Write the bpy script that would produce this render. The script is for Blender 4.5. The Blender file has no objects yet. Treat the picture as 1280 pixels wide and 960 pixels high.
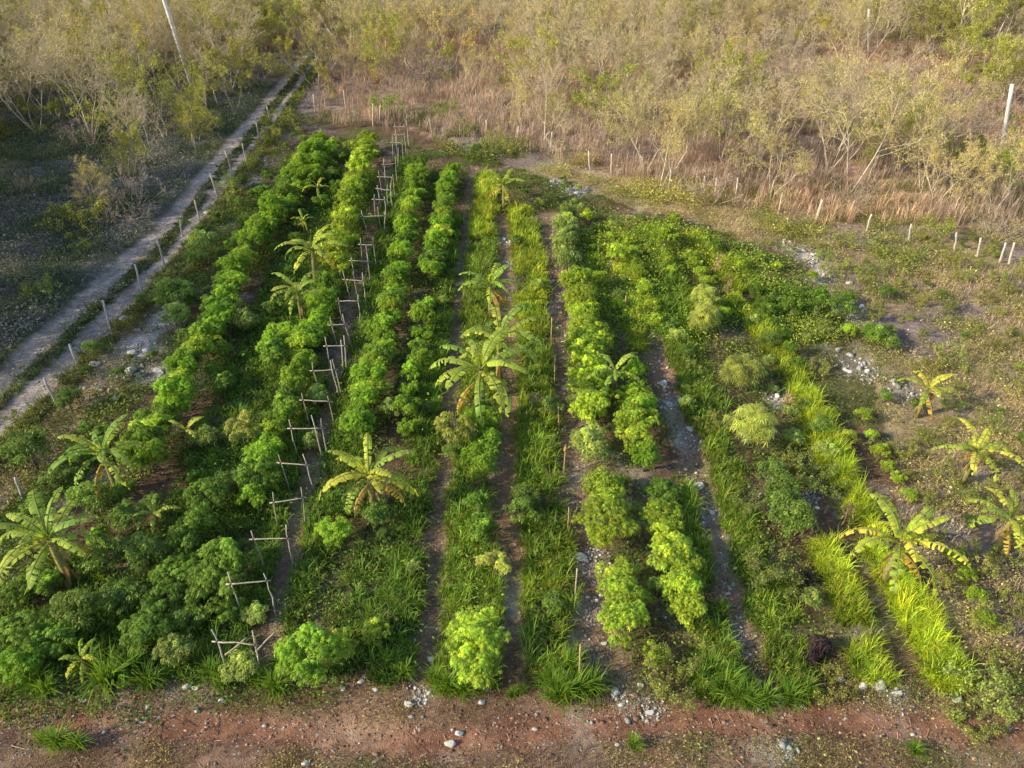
import bpy, math, random
import numpy as np
from mathutils import Vector

random.seed(7)
R = np.random.default_rng(11)
sc = bpy.context.scene
COL = sc.collection

# ------------------------------------------------------------------ camera model
CAMH, PITCH, FPX = 15.0, math.radians(35.2), 975.0
cp, sp = math.cos(PITCH), math.sin(PITCH)

def at(px, py, z=0.0):
    """point of height z seen at photo coordinates (1280 x 960)"""
    a, b = (px-640)/FPX, (py-480)/FPX
    d = (a, cp-b*sp, -sp-b*cp)
    t = (z-CAMH)/d[2]
    return (d[0]*t, d[1]*t)

def proj(x, y, z=0.0):
    x = np.asarray(x, float); y = np.asarray(y, float)
    dz = z-CAMH
    dep = y*cp-dz*sp
    upv = y*sp+dz*cp
    dep = np.maximum(dep, 0.1)
    return 640+FPX*x/dep, 480-FPX*upv/dep

def mpp(py, z=0.0):
    """pixels per metre at this photo row"""
    x, y = at(640, py, z)
    return FPX/(y*cp-(z-CAMH)*sp)

# ------------------------------------------------------------------ noise
def _hash(ix, iy, s):
    n = (ix.astype(np.int64)*374761393+iy.astype(np.int64)*668265263+s*974634777) & 0xffffffff
    n = ((n ^ (n >> 13))*1274126177) & 0xffffffff
    return ((n ^ (n >> 16)) & 0xffff)/65535.0

def vnoise(x, y, s=0):
    x = np.asarray(x, float); y = np.asarray(y, float)
    ix, iy = np.floor(x), np.floor(y)
    fx, fy = x-ix, y-iy
    fx = fx*fx*(3-2*fx); fy = fy*fy*(3-2*fy)
    a, b = _hash(ix, iy, s), _hash(ix+1, iy, s)
    c, d = _hash(ix, iy+1, s), _hash(ix+1, iy+1, s)
    return (a*(1-fx)+b*fx)*(1-fy)+(c*(1-fx)+d*fx)*fy

def fbm(x, y, sc_, s=0, o=4):
    x = np.asarray(x, float)/sc_; y = np.asarray(y, float)/sc_
    v, a, t = 0, 1.0, 0
    for k in range(o):
        v = v+a*vnoise(x*2**k+17*k, y*2**k-9*k, s+k); t += a; a *= 0.5
    return v/t

def sstep(e0, e1, x):
    t = np.clip((x-e0)/(e1-e0), 0, 1)
    return t*t*(3-2*t)

# ------------------------------------------------------------------ layout lines (photo coords -> world)
def W(pts, z=0.0):
    return np.array([at(a, b, z) for a, b in pts])

def pdist(x, y, poly):
    """distance to a polyline"""
    x = np.asarray(x, float); y = np.asarray(y, float)
    best = np.full(x.shape, 1e9)
    for (ax, ay), (bx, by) in zip(poly[:-1], poly[1:]):
        dx, dy = bx-ax, by-ay
        L = dx*dx+dy*dy+1e-9
        t = np.clip(((x-ax)*dx+(y-ay)*dy)/L, 0, 1)
        best = np.minimum(best, np.hypot(x-ax-t*dx, y-ay-t*dy))
    return best

def inpoly(x, y, poly):
    x = np.asarray(x, float); y = np.asarray(y, float)
    r = np.zeros(x.shape, bool)
    n = len(poly)
    for i in range(n):
        ax, ay = poly[i]; bx, by = poly[(i+1) % n]
        c = ((ay > y) != (by > y)) & (x < (bx-ax)*(y-ay)/((by-ay) if by != ay else 1e-9)+ax)
        r ^= c
    return r

def extend(poly, d0, d1):
    p = np.array(poly, float)
    a = p[0]+(p[0]-p[1])/np.linalg.norm(p[0]-p[1])*d0
    b = p[-1]+(p[-1]-p[-2])/np.linalg.norm(p[-1]-p[-2])*d1
    return np.vstack([a, p, b])

RUT1 = extend(W([(0, 476), (100, 382), (200, 289), (262, 215), (320, 148), (362, 97), (396, 58)]), 14, 40)
RUT2 = extend(W([(22, 512), (110, 425), (192, 342), (245, 273), (300, 200), (345, 140), (390, 78)]), 14, 40)
k = min(len(RUT1), len(RUT2))
TRACK = (RUT1+RUT2)/2
LANE = np.array([at(-500, 893), at(0, 903), at(170, 905), at(330, 912), at(520, 930), at(700, 906), at(860, 900), at(1000, 898), at(1140, 907), at(1280, 918), at(1700, 925)])
PATH_T = W([(315, 850), (345, 770), (360, 700), (372, 640), (393, 570), (412, 500), (428, 440), (442, 380), (455, 330), (470, 270), (490, 190)])
PATH_F = W([(520, 870), (537, 800), (543, 720), (548, 640), (560, 540), (566, 450), (574, 350), (585, 260), (592, 210)])
PATH_H = W([(632, 860), (638, 780), (645, 700), (632, 640), (636, 570), (636, 520), (640, 440), (632, 330), (628, 270)])
PATH_J = W([(765, 870), (748, 800), (738, 720), (728, 630), (718, 540), (708, 470), (700, 400), (692, 330), (688, 270)])
PATH_M = W([(965, 880), (935, 810), (912, 740), (893, 670), (875, 600), (855, 545), (832, 490), (815, 420)])
PATHS = [('trellis', PATH_T, .33), ('footpath', PATH_F, .30), ('furrow', PATH_H, .33), ('furrow', PATH_J, .50), ('furrow', PATH_M, .42)]
FIELD = W([(-260, 880), (1240, 880), (1130, 640), (1075, 430), (1000, 330), (900, 290), (740, 240), (600, 195), (470, 150), (395, 150), (250, 300), (150, 470), (0, 640), (-150, 740)])
LUSH = W([(700, 270), (840, 280), (960, 320), (1060, 375), (1075, 425), (990, 440), (930, 400), (870, 440), (800, 420), (740, 400)])
RUB = [(170, 440, 1.9), (205, 400, 1.4), (140, 470, 1.5), (185, 470, 1.3), (150, 410, .9), (125, 600, 1.0), (60, 655, .9), (310, 225, 1.2), (330, 200, 1.2),
       (1010, 320, 1.5), (1030, 345, 1.2), (1060, 385, 1.3), (1085, 405, 1.1), (985, 305, 1.2), (1075, 460, 1.3), (1130, 490, 1.1), (840, 505, .6), (862, 550, .6), (888, 640, .6),
       (790, 872, .7), (815, 885, .4), (525, 868, .4), (985, 935, .35), (740, 700, .7), (745, 760, .6), (700, 230, 1.0), (720, 240, 1.1), (920, 790, .5), (630, 300, .8), (640, 330, .8),
       (1120, 865, .6), (1180, 650, .8), (1010, 620, .5), (975, 500, .8)]
RUBW = [(at(a, b), r*(.72 if a < 360 else (.6 if a > 980 else .75))) for a, b, r in RUB]

def masks(x, y):
    x = np.asarray(x, float); y = np.asarray(y, float)
    m = {}
    w = (fbm(x, y, 1.3, 5)-.5)
    m['field'] = inpoly(x+w*1.5, y+w*1.5, FIELD).astype(float)
    r = np.minimum(pdist(x, y, RUT1), pdist(x, y, RUT2))
    m['rut'] = 1-sstep(.36, .70, r+w*.4)
    m['track'] = pdist(x, y, TRACK)
    lw = pdist(x, y, LANE)
    m['lane'] = lw
    p = np.full(x.shape, 9.0)
    for nm, pl, hw in PATHS:
        p = np.minimum(p, pdist(x, y, pl)/(hw*(.38+.95*fbm(x, y, .7, 63, 2))))
    m['path'] = p
    rb = np.zeros(x.shape)
    for (cx, cy), rr in RUBW:
        rb = np.maximum(rb, 1-np.hypot((x-cx), (y-cy)/1.3)/rr)
    m['rub'] = sstep(.0, .6, rb+w*.9)
    return m

def H(x, y, m=None):
    x = np.asarray(x, float); y = np.asarray(y, float)
    h = (fbm(x, y, 9, 3)-.5)*.5*sstep(45, 80, y)+(fbm(x, y, 1.6, 31)-.5)*.13
    m = m or masks(x, y)
    h = h-.06*m['rut']-.07*(1-sstep(.3, 1.3, m['path']))-.07*(1-sstep(.1, .7, m['lane']))
    return h+.04*m['rub']*fbm(x, y, .4, 8)

def h1(x, y):
    return float(H(np.array([x]), np.array([y]))[0])

# ------------------------------------------------------------------ mesh building
class Geo:
    def __init__(s):
        s.V, s.F, s.C, s.M, s.n = [], [], [], [], 0
    def add(s, V, F, C, m=0):
        V = np.asarray(V, float).reshape(-1, 3)
        C = np.asarray(C, float)
        if C.ndim == 1: C = np.tile(C, (len(V), 1))
        F = np.asarray(F, int)
        s.V.append(V); s.C.append(C[:, :3]); s.F.append(F+s.n); s.M.append(np.full(len(F), m)); s.n += len(V)
        return s
    def mesh(s, name, mats, smooth=False):
        me = bpy.data.meshes.new(name)
        V = np.vstack(s.V); C = np.vstack(s.C)
        me.vertices.add(len(V)); me.vertices.foreach_set('co', V.ravel())
        loops = np.concatenate([f.ravel() for f in s.F])
        sizes = np.concatenate([np.full(len(f), f.shape[1]) for f in s.F])
        starts = np.concatenate([[0], np.cumsum(sizes)[:-1]])
        me.loops.add(len(loops)); me.loops.foreach_set('vertex_index', loops.astype(np.int32))
        me.polygons.add(len(sizes)); me.polygons.foreach_set('loop_start', starts.astype(np.int32))
        me.polygons.foreach_set('material_index', np.concatenate(s.M).astype(np.int32))
        if smooth: me.polygons.foreach_set('use_smooth', np.ones(len(sizes), bool))
        at_ = me.color_attributes.new('Col', 'FLOAT_COLOR', 'POINT')
        at_.data.foreach_set('color', np.hstack([C, np.ones((len(C), 1))]).ravel())
        for m in mats: me.materials.append(m)
        me.update(calc_edges=True); me.validate()
        return me

def nrm(v):
    return v/np.maximum(np.linalg.norm(v, axis=-1, keepdims=True), 1e-9)

def tubes(P0, P1, R0, R1, k=4):
    """one prism per segment"""
    P0, P1 = np.asarray(P0, float), np.asarray(P1, float)
    R0, R1 = np.asarray(R0, float), np.asarray(R1, float)
    D = nrm(P1-P0)
    ref = np.where(np.abs(D[:, 2:3]) > .9, np.array([[1., 0, 0]]), np.array([[0, 0, 1.]]))
    A = nrm(np.cross(D, ref)); B = np.cross(D, A)
    n = len(P0); ang = np.arange(k)*2*math.pi/k
    ring = A[:, None, :]*np.cos(ang)[None, :, None]+B[:, None, :]*np.sin(ang)[None, :, None]
    lo = P0[:, None]+ring*R0[:, None, None]
    hi = P1[:, None]+ring*R1[:, None, None]
    V = np.concatenate([lo, hi], 1).reshape(-1, 3)
    i = np.arange(k); j = (i+1) % k
    f = np.stack([i, j, j+k, i+k], 1)
    F = (f[None]+(np.arange(n)*2*k)[:, None, None]).reshape(-1, 4)
    return V, F

def polytube(pts, rad, k=8, cap=True):
    pts = np.asarray(pts, float); rad = np.asarray(rad, float)
    n = len(pts)
    T = nrm(np.gradient(pts, axis=0))
    ref = np.array([1., 0, 0]) if abs(T[0][2]) > .8 else np.array([0, 0, 1.])
    V = []
    for p, t, r in zip(pts, T, rad):
        a = np.cross(t, ref); a /= np.linalg.norm(a); b = np.cross(t, a)
        for q in range(k):
            an = q*2*math.pi/k
            V.append(p+r*(a*math.cos(an)+b*math.sin(an)))
    F = []
    for i in range(n-1):
        for q in range(k):
            F.append((i*k+q, i*k+(q+1) % k, (i+1)*k+(q+1) % k, (i+1)*k+q))
    V = np.array(V)
    if cap:
        V = np.vstack([V, pts[0], pts[-1]]); c0, c1 = n*k, n*k+1
        for q in range(k):
            F.append((c0, (q+1) % k, q, c0) if False else (c0, (q+1) % k, q, q))
            F.append((c1, (n-1)*k+q, (n-1)*k+(q+1) % k, (n-1)*k+(q+1) % k))
    quads = [f for f in F if len(set(f)) == 4]; tris = [tuple(dict.fromkeys(f)) for f in F if len(set(f)) == 3]
    return V, np.array(quads), np.array(tris)

def addpoly(g, pts, rad, col, k=8, m=0, jit=.0):
    V, Q, T = polytube(pts, rad, k)
    C = np.tile(np.array(col), (len(V), 1))*(1+R.normal(0, jit, (len(V), 1)))
    g.add(V, Q, C, m)
    if len(T):
        g.F.append(T+g.n-len(V)); g.M.append(np.full(len(T), m))

def leaves(P, D, L, Wd, rng, fold=.15, twist=1.0):
    n = len(P)
    D = nrm(D)
    up = np.array([0, 0, 1.])+rng.normal(0, .5*twist, (n, 3))
    S = nrm(np.cross(D, up)); N = np.cross(S, D)
    L = np.asarray(L)[:, None]*np.ones((n, 1)); Wd = np.asarray(Wd)[:, None]*np.ones((n, 1))
    a = P; c = P+D*L-np.array([0, 0, 1.])*L*.15
    b = P+D*L*.45+S*Wd*.5+N*Wd*fold
    d = P+D*L*.45-S*Wd*.5+N*Wd*fold
    V = np.stack([a, b, c, d], 1).reshape(-1, 3)
    F = np.arange(n*4).reshape(-1, 4)
    return V, F

def leafcol(n, base, rng, dv=.22, dy=.0, per=4):
    """one colour per leaf with brightness and yellow jitter"""
    b = np.array(base)[None]*np.exp(rng.normal(0, dv, (n, 1)))
    yj = np.clip(rng.normal(0, 1, (n, 1)), -1, 2)*dy
    b = b*(1+yj*np.array([[1.0, .35, -.3]]))
    return np.repeat(np.clip(b, .002, .9), per, 0)

def blades(P, L, az, lean, wd, rng):
    n = len(P)
    h = np.stack([np.cos(az), np.sin(az), np.zeros(n)], 1)
    s = np.stack([-np.sin(az), np.cos(az), np.zeros(n)], 1)
    up = np.array([[0, 0, 1.]])
    L = L[:, None]; lean = lean[:, None]; w = wd[:, None]
    m = P+up*L*.6*np.cos(lean*.6)+h*L*.6*np.sin(lean*.6)
    t = m+up*L*.4*np.cos(lean*1.7)+h*L*.4*np.sin(lean*1.7)
    V = np.stack([P-s*w*.4, P+s*w*.4, m+s*w*.5, m-s*w*.5, t], 1).reshape(-1, 3)
    o = (np.arange(n)*5)[:, None]
    return V, np.hstack([o, o+1, o+2, o+3]), np.hstack([o+3, o+2, o+4])

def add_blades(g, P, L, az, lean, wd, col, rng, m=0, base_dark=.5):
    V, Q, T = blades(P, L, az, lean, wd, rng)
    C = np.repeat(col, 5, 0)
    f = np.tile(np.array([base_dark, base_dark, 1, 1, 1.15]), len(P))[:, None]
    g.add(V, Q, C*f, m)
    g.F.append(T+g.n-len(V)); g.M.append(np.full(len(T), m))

# ------------------------------------------------------------------ materials
def newmat(name):
    m = bpy.data.materials.new(name); m.use_nodes = True
    nt = m.node_tree; nt.nodes.clear()
    return m, nt, nt.nodes.new, nt.links.new

def foliage(name, trans=.4, rough=.55, var=.18, hue=.02, sat=1.0, spec=.25):
    m, nt, N, L = newmat(name)
    out = N('ShaderNodeOutputMaterial')
    a = N('ShaderNodeVertexColor'); a.layer_name = 'Col'
    oi = N('ShaderNodeObjectInfo')
    hs = N('ShaderNodeHueSaturation'); hs.inputs['Saturation'].default_value = sat
    r1 = N('ShaderNodeMapRange'); r1.inputs[3].default_value = .5-hue; r1.inputs[4].default_value = .5+hue
    L(oi.outputs['Random'], r1.inputs[0]); L(r1.outputs[0], hs.inputs['Hue'])
    fr = N('ShaderNodeMath'); fr.operation = 'MULTIPLY'; fr.inputs[1].default_value = 7.31
    L(oi.outputs['Random'], fr.inputs[0])
    f2 = N('ShaderNodeMath'); f2.operation = 'FRACT'; L(fr.outputs[0], f2.inputs[0])
    r2 = N('ShaderNodeMapRange'); r2.inputs[3].default_value = 1-var; r2.inputs[4].default_value = 1+var
    L(f2.outputs[0], r2.inputs[0]); L(r2.outputs[0], hs.inputs['Value'])
    L(a.outputs['Color'], hs.inputs['Color'])
    p = N('ShaderNodeBsdfPrincipled')
    p.inputs['Roughness'].default_value = rough
    p.inputs['Specular IOR Level'].default_value = spec
    L(hs.outputs[0], p.inputs['Base Color'])
    t = N('ShaderNodeBsdfTranslucent')
    tc = N('ShaderNodeMixRGB'); tc.blend_type = 'MULTIPLY'; tc.inputs[0].default_value = 1
    tc.inputs[2].default_value = (1.5, 1.25, .5, 1)
    L(hs.outputs[0], tc.inputs[1]); L(tc.outputs[0], t.inputs['Color'])
    mx = N('ShaderNodeMixShader'); mx.inputs[0].default_value = trans
    L(p.outputs[0], mx.inputs[1]); L(t.outputs[0], mx.inputs[2]); L(mx.outputs[0], out.inputs[0])
    return m

def bark(name, rough=.85, nscale=18, contrast=.5):
    m, nt, N, L = newmat(name)
    out = N('ShaderNodeOutputMaterial')
    a = N('ShaderNodeVertexColor'); a.layer_name = 'Col'
    tc = N('ShaderNodeTexCoord')
    no = N('ShaderNodeTexNoise'); no.inputs['Scale'].default_value = nscale; no.inputs['Detail'].default_value = 4
    L(tc.outputs['Object'], no.inputs['Vector'])
    r = N('ShaderNodeMapRange'); r.inputs[1].default_value = .3; r.inputs[2].default_value = .7
    r.inputs[3].default_value = 1-contrast; r.inputs[4].default_value = 1+contrast*.5
    L(no.outputs['Fac'], r.inputs[0])
    mu = N('ShaderNodeVectorMath'); mu.operation = 'SCALE'
    L(a.outputs['Color'], mu.inputs[0]); L(r.outputs[0], mu.inputs['Scale'])
    p = N('ShaderNodeBsdfPrincipled'); p.inputs['Roughness'].default_value = rough
    p.inputs['Specular IOR Level'].default_value = .2
    L(mu.outputs[0], p.inputs['Base Color'])
    bp = N('ShaderNodeBump'); bp.inputs['Strength'].default_value = .5; bp.inputs['Distance'].default_value = .01
    L(no.outputs['Fac'], bp.inputs['Height']); L(bp.outputs[0], p.inputs['Normal'])
    L(p.outputs[0], out.inputs[0])
    return m

def ground_mat():
    m, nt, N, L = newmat('dry_earth')
    out = N('ShaderNodeOutputMaterial')
    a = N('ShaderNodeVertexColor'); a.layer_name = 'Col'
    b = N('ShaderNodeAttribute'); b.attribute_name = 'rub'
    tc = N('ShaderNodeTexCoord')
    n1 = N('ShaderNodeTexNoise'); n1.inputs['Scale'].default_value = 5.5; n1.inputs['Detail'].default_value = 10; n1.inputs['Roughness'].default_value = .72
    n2 = N('ShaderNodeTexNoise'); n2.inputs['Scale'].default_value = 38; n2.inputs['Detail'].default_value = 5; n2.inputs['Roughness'].default_value = .7
    n3 = N('ShaderNodeTexNoise'); n3.inputs['Scale'].default_value = 1.3; n3.inputs['Detail'].default_value = 4
    for n in (n1, n2, n3): L(tc.outputs['Object'], n.inputs['Vector'])
    r1 = N('ShaderNodeMapRange'); r1.inputs[1].default_value = .32; r1.inputs[2].default_value = .68; r1.inputs[3].default_value = .45; r1.inputs[4].default_value = 1.5
    L(n1.outputs['Fac'], r1.inputs[0])
    r2 = N('ShaderNodeMapRange'); r2.inputs[1].default_value = .3; r2.inputs[2].default_value = .7; r2.inputs[3].default_value = .55; r2.inputs[4].default_value = 1.45
    L(n2.outputs['Fac'], r2.inputs[0])
    mm = N('ShaderNodeMath'); mm.operation = 'MULTIPLY'; L(r1.outputs[0], mm.inputs[0]); L(r2.outputs[0], mm.inputs[1])
    c1 = N('ShaderNodeVectorMath'); c1.operation = 'SCALE'; L(a.outputs['Color'], c1.inputs[0]); L(mm.outputs[0], c1.inputs['Scale'])
    # warm and cool patches
    hm = N('ShaderNodeMixRGB'); hm.blend_type = 'MULTIPLY'; L(n3.outputs['Fac'], hm.inputs[0])
    hm.inputs[2].default_value = (1.12, .95, .8, 1); L(c1.outputs[0], hm.inputs[1])
    # pebbles
    vo = N('ShaderNodeTexVoronoi'); vo.inputs['Scale'].default_value = 11; L(tc.outputs['Object'], vo.inputs['Vector'])
    v2 = N('ShaderNodeTexVoronoi'); v2.inputs['Scale'].default_value = 26; L(tc.outputs['Object'], v2.inputs['Vector'])
    sx = N('ShaderNodeSeparateColor'); L(vo.outputs['Color'], sx.inputs[0])
    s2 = N('ShaderNodeSeparateColor'); L(v2.outputs['Color'], s2.inputs[0])
    def peb(sep, v, thr_hi, dist):
        lt = N('ShaderNodeMath'); lt.operation = 'LESS_THAN'
        sc_ = N('ShaderNodeMath'); sc_.operation = 'MULTIPLY_ADD'; sc_.inputs[1].default_value = thr_hi; sc_.inputs[2].default_value = .035
        L(b.outputs['Fac'], sc_.inputs[0]); L(sep.outputs[0], lt.inputs[0]); L(sc_.outputs[0], lt.inputs[1])
        dd = N('ShaderNodeMapRange'); dd.inputs[1].default_value = dist; dd.inputs[2].default_value = dist*.75; L(v.outputs['Distance'], dd.inputs[0])
        mu = N('ShaderNodeMath'); mu.operation = 'MULTIPLY'; L(lt.outputs[0], mu.inputs[0]); L(dd.outputs[0], mu.inputs[1])
        return mu
    p1 = peb(sx, vo, .65, .40); p2 = peb(s2, v2, .75, .42)
    pm = N('ShaderNodeMath'); pm.operation = 'MAXIMUM'; L(p1.outputs[0], pm.inputs[0]); L(p2.outputs[0], pm.inputs[1])
    pc = N('ShaderNodeVectorMath'); pc.operation = 'SCALE'; pc.inputs[0].default_value = (.58, .56, .53); L(r2.outputs[0], pc.inputs['Scale'])
    mx = N('ShaderNodeMixRGB'); L(pm.outputs[0], mx.inputs[0]); L(hm.outputs[0], mx.inputs[1]); L(pc.outputs[0], mx.inputs[2])
    p = N('ShaderNodeBsdfPrincipled'); p.inputs['Roughness'].default_value = .95; p.inputs['Specular IOR Level'].default_value = .1
    L(mx.outputs[0], p.inputs['Base Color'])
    ad = N('ShaderNodeMath'); ad.operation = 'MULTIPLY_ADD'; ad.inputs[1].default_value = .9; L(pm.outputs[0], ad.inputs[0]); L(mm.outputs[0], ad.inputs[2])
    bp = N('ShaderNodeBump'); bp.inputs['Strength'].default_value = .85; bp.inputs['Distance'].default_value = .045
    L(ad.outputs[0], bp.inputs['Height']); L(bp.outputs[0], p.inputs['Normal'])
    L(p.outputs[0], out.inputs[0])
    return m

M_ground = ground_mat()
M_crop = foliage('cassava_leaf', .36, .5, .22, .007)
M_grass = foliage('green_grass_blade', .42, .5, .05, .0)
M_dry = foliage('dry_grass_blade', .25, .8, .12, .01, spec=.1)
M_ban = foliage('banana_leaf', .45, .5, .12, .012, spec=.22)
M_scrub = foliage('scrub_leaf', .35, .65, .25, .025)
M_bark = bark('pale_bark')
M_wood = bark('weathered_wood', .8, 30)
M_stone = bark('limestone', .9, 9, .35)
M_pole = bark('painted_pole', .6, 6, .12)
M_hose = bark('black_hose', .5, 6, .1)

# ------------------------------------------------------------------ object helpers
def tag(o, label=None, cat=None, group=None, kind=None):
    if label: o['label'] = label
    if cat: o['category'] = cat
    if group: o['group'] = group
    if kind: o['kind'] = kind
    return o

def obj(name, me, parent=None):
    o = bpy.data.objects.new(name, me); COL.objects.link(o)
    if parent: o.parent = parent
    return o

def spawn(name, parts, label, cat, x, y, rz=0, s=1.0, group=None, tilt=0, z=None, sz=None):
    """an Empty at the base of the thing with one child per part"""
    r = bpy.data.objects.new(name, None); COL.objects.link(r)
    r.empty_display_size = .2
    z = h1(x, y) if z is None else z
    r.location = (x, y, z); r.rotation_euler = (tilt*math.cos(rz*3), tilt*math.sin(rz*3), rz)
    r.scale = (s, s, s if sz is None else sz)
    tag(r, label, cat, group)
    for pn, me in parts:
        obj(pn, me, r)
    return r

def single(name, me, label, cat, x, y, rz=0, s=1.0, group=None, dz=0.0, sv=None):
    o = obj(name, me); o.location = (x, y, h1(x, y)+dz); o.rotation_euler = (0, 0, rz)
    o.scale = sv or (s, s, s)
    return tag(o, label, cat, group)

ORD = ['first', 'second', 'third', 'fourth', 'fifth', 'sixth', 'seventh', 'eighth', 'ninth', 'tenth', 'eleventh', 'twelfth',
       'thirteenth', 'fourteenth', 'fifteenth', 'sixteenth', 'seventeenth', 'eighteenth', 'nineteenth', 'twentieth']
def ordn(i):
    if i < 20: return ORD[i]
    n = i+1
    return '%d%s' % (n, {1: 'st', 2: 'nd', 3: 'rd'}.get(n % 10 if n % 100 not in (11, 12, 13) else 0, 'th'))

# ------------------------------------------------------------------ ground sheet
def build_ground():
    xs = np.concatenate([[-700, -420, -260, -170, -120, -90, -70], np.arange(-56, -24, .8), np.arange(-24, 24, .13), np.arange(24, 60, .8), [70, 90, 120, 170, 260, 420, 700]])
    ys = np.concatenate([[-120, -60, -25, -8, 0, 3], np.arange(5, 46, .13), np.arange(46, 120, .7), [130, 150, 190, 260, 400, 700, 1100]])
    X, Y = np.meshgrid(xs, ys)
    x, y = X.ravel(), Y.ravel()
    m = masks(x, y)
    z = H(x, y, m)
    px, py = proj(x, y)
    f = fbm(x, y, 2.2, 41)[:, None]; g = fbm(x, y, .7, 51)[:, None]; big = fbm(x, y, 8, 61)[:, None]
    def mix(c, d, t):
        t = np.asarray(t).reshape(-1, 1)
        return c*(1-t)+np.array(d)[None]*t
    c = np.tile(np.array([[.29, .21, .165]]), (len(x), 1))            # dry tan earth behind
    c = mix(c, (.19, .16, .155), sstep(.45, .62, big[:, 0]))
    c = mix(c, (.17, .16, .09), sstep(.5, .7, f[:, 0])*.7)
    # right, near: sparse olive ground
    c = mix(c, (.27, .22, .14), (y < 42)*sstep(.42, .6, f[:, 0]))
    # side left of the track, the shade's blue put into the ground colour
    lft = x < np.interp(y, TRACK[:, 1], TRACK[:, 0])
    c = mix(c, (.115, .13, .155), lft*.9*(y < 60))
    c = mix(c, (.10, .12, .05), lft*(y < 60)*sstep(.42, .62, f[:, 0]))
    # field
    fm = m['field']
    c = mix(c, (.10, .066, .046), fm*.9)
    c = mix(c, (.075, .09, .030), fm*sstep(.45, .65, f[:, 0])*.8)
    c = mix(c, (.225, .155, .115), fm*(1-sstep(.7, 1.5, m['path'])))
    c = mix(c, (.10, .11, .045), fm*(1-sstep(.7, 1.5, m['path']))*sstep(.52, .66, g[:, 0])*.7)
    c = mix(c, (.24, .165, .10), fm*(1-sstep(.7, 1.6, pdist(x, y, PATH_H[:6])/.4)))
    # near lane
    ln = (1-sstep(1.2, 2.6, y-np.interp(x, LANE[:, 0], LANE[:, 1])))
    c = mix(c, (.175, .115, .082), ln*.9)
    c = mix(c, (.17, .14, .08), ln*sstep(.5, .62, f[:, 0])*.6)
    c = mix(c, (.195, .105, .072), (1-sstep(.15, .6, m['lane']+(g[:, 0]-.5)*.45))*.95)
    c = mix(c, (.29, .20, .145), (1-sstep(.5, 1.4, np.hypot(x-at(450, 900)[0], (y-at(450, 900)[1])*1.2)+(g[:, 0]-.5)))*.8)
    # track
    vg = 1-sstep(1.0, 1.9, m['track'])
    c = mix(c, (.075, .08, .04), vg*.8)
    c = mix(c, (.315, .285, .27), m['rut'])
    # rubble
    c = mix(c, (.20, .18, .15), m['rub']*.6)
    c = mix(c, (.42, .41, .40), m['rub']*sstep(.52, .66, g[:, 0])*.8)
    fine = fbm(x, y, .32, 111, 3)[:, None]
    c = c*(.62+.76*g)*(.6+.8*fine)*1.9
    rub = np.clip(m['rub']*.8+.10*(1-sstep(.6, 1.3, m['path']))+.10*ln+.05*m['rut'], 0, 1)
    nx, ny = len(xs), len(ys)
    ii, jj = np.meshgrid(np.arange(nx-1), np.arange(ny-1))
    a = (jj*nx+ii).ravel()
    F = np.stack([a, a+1, a+1+nx, a+nx], 1)
    cx = (x[F[:, 0]]+x[F[:, 2]])/2; cy = (y[F[:, 0]]+y[F[:, 2]])/2
    mf = masks(cx, cy)
    cls = np.zeros(len(F), int)
    cls[(mf['track'] < 1.25)] = 1
    cls[(np.abs(cy-np.interp(cx, LANE[:, 0], LANE[:, 1])) < .62) & (np.abs(cx) < 40)] = 2
    for k_, (nm, pl, hw) in enumerate(PATHS):
        d = pdist(cx, cy, pl)
        cls[(d < hw*1.05) & (cls == 0)] = 3+k_
    names = ['ground', 'dirt_track', 'farm_lane', 'garden_path', 'garden_path', 'soil_furrow', 'soil_furrow', 'soil_furrow']
    V = np.stack([x, y, z], 1)
    for q, nm in enumerate(names):
        Fs = F[cls == q]
        if not len(Fs): continue
        u, inv = np.unique(Fs.ravel(), return_inverse=True)
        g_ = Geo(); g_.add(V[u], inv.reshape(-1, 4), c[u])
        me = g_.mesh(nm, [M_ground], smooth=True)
        ra = me.attributes.new('rub', 'FLOAT', 'POINT'); ra.data.foreach_set('value', rub[u])
        tag(obj(nm, me), kind='structure')
build_ground()

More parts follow.
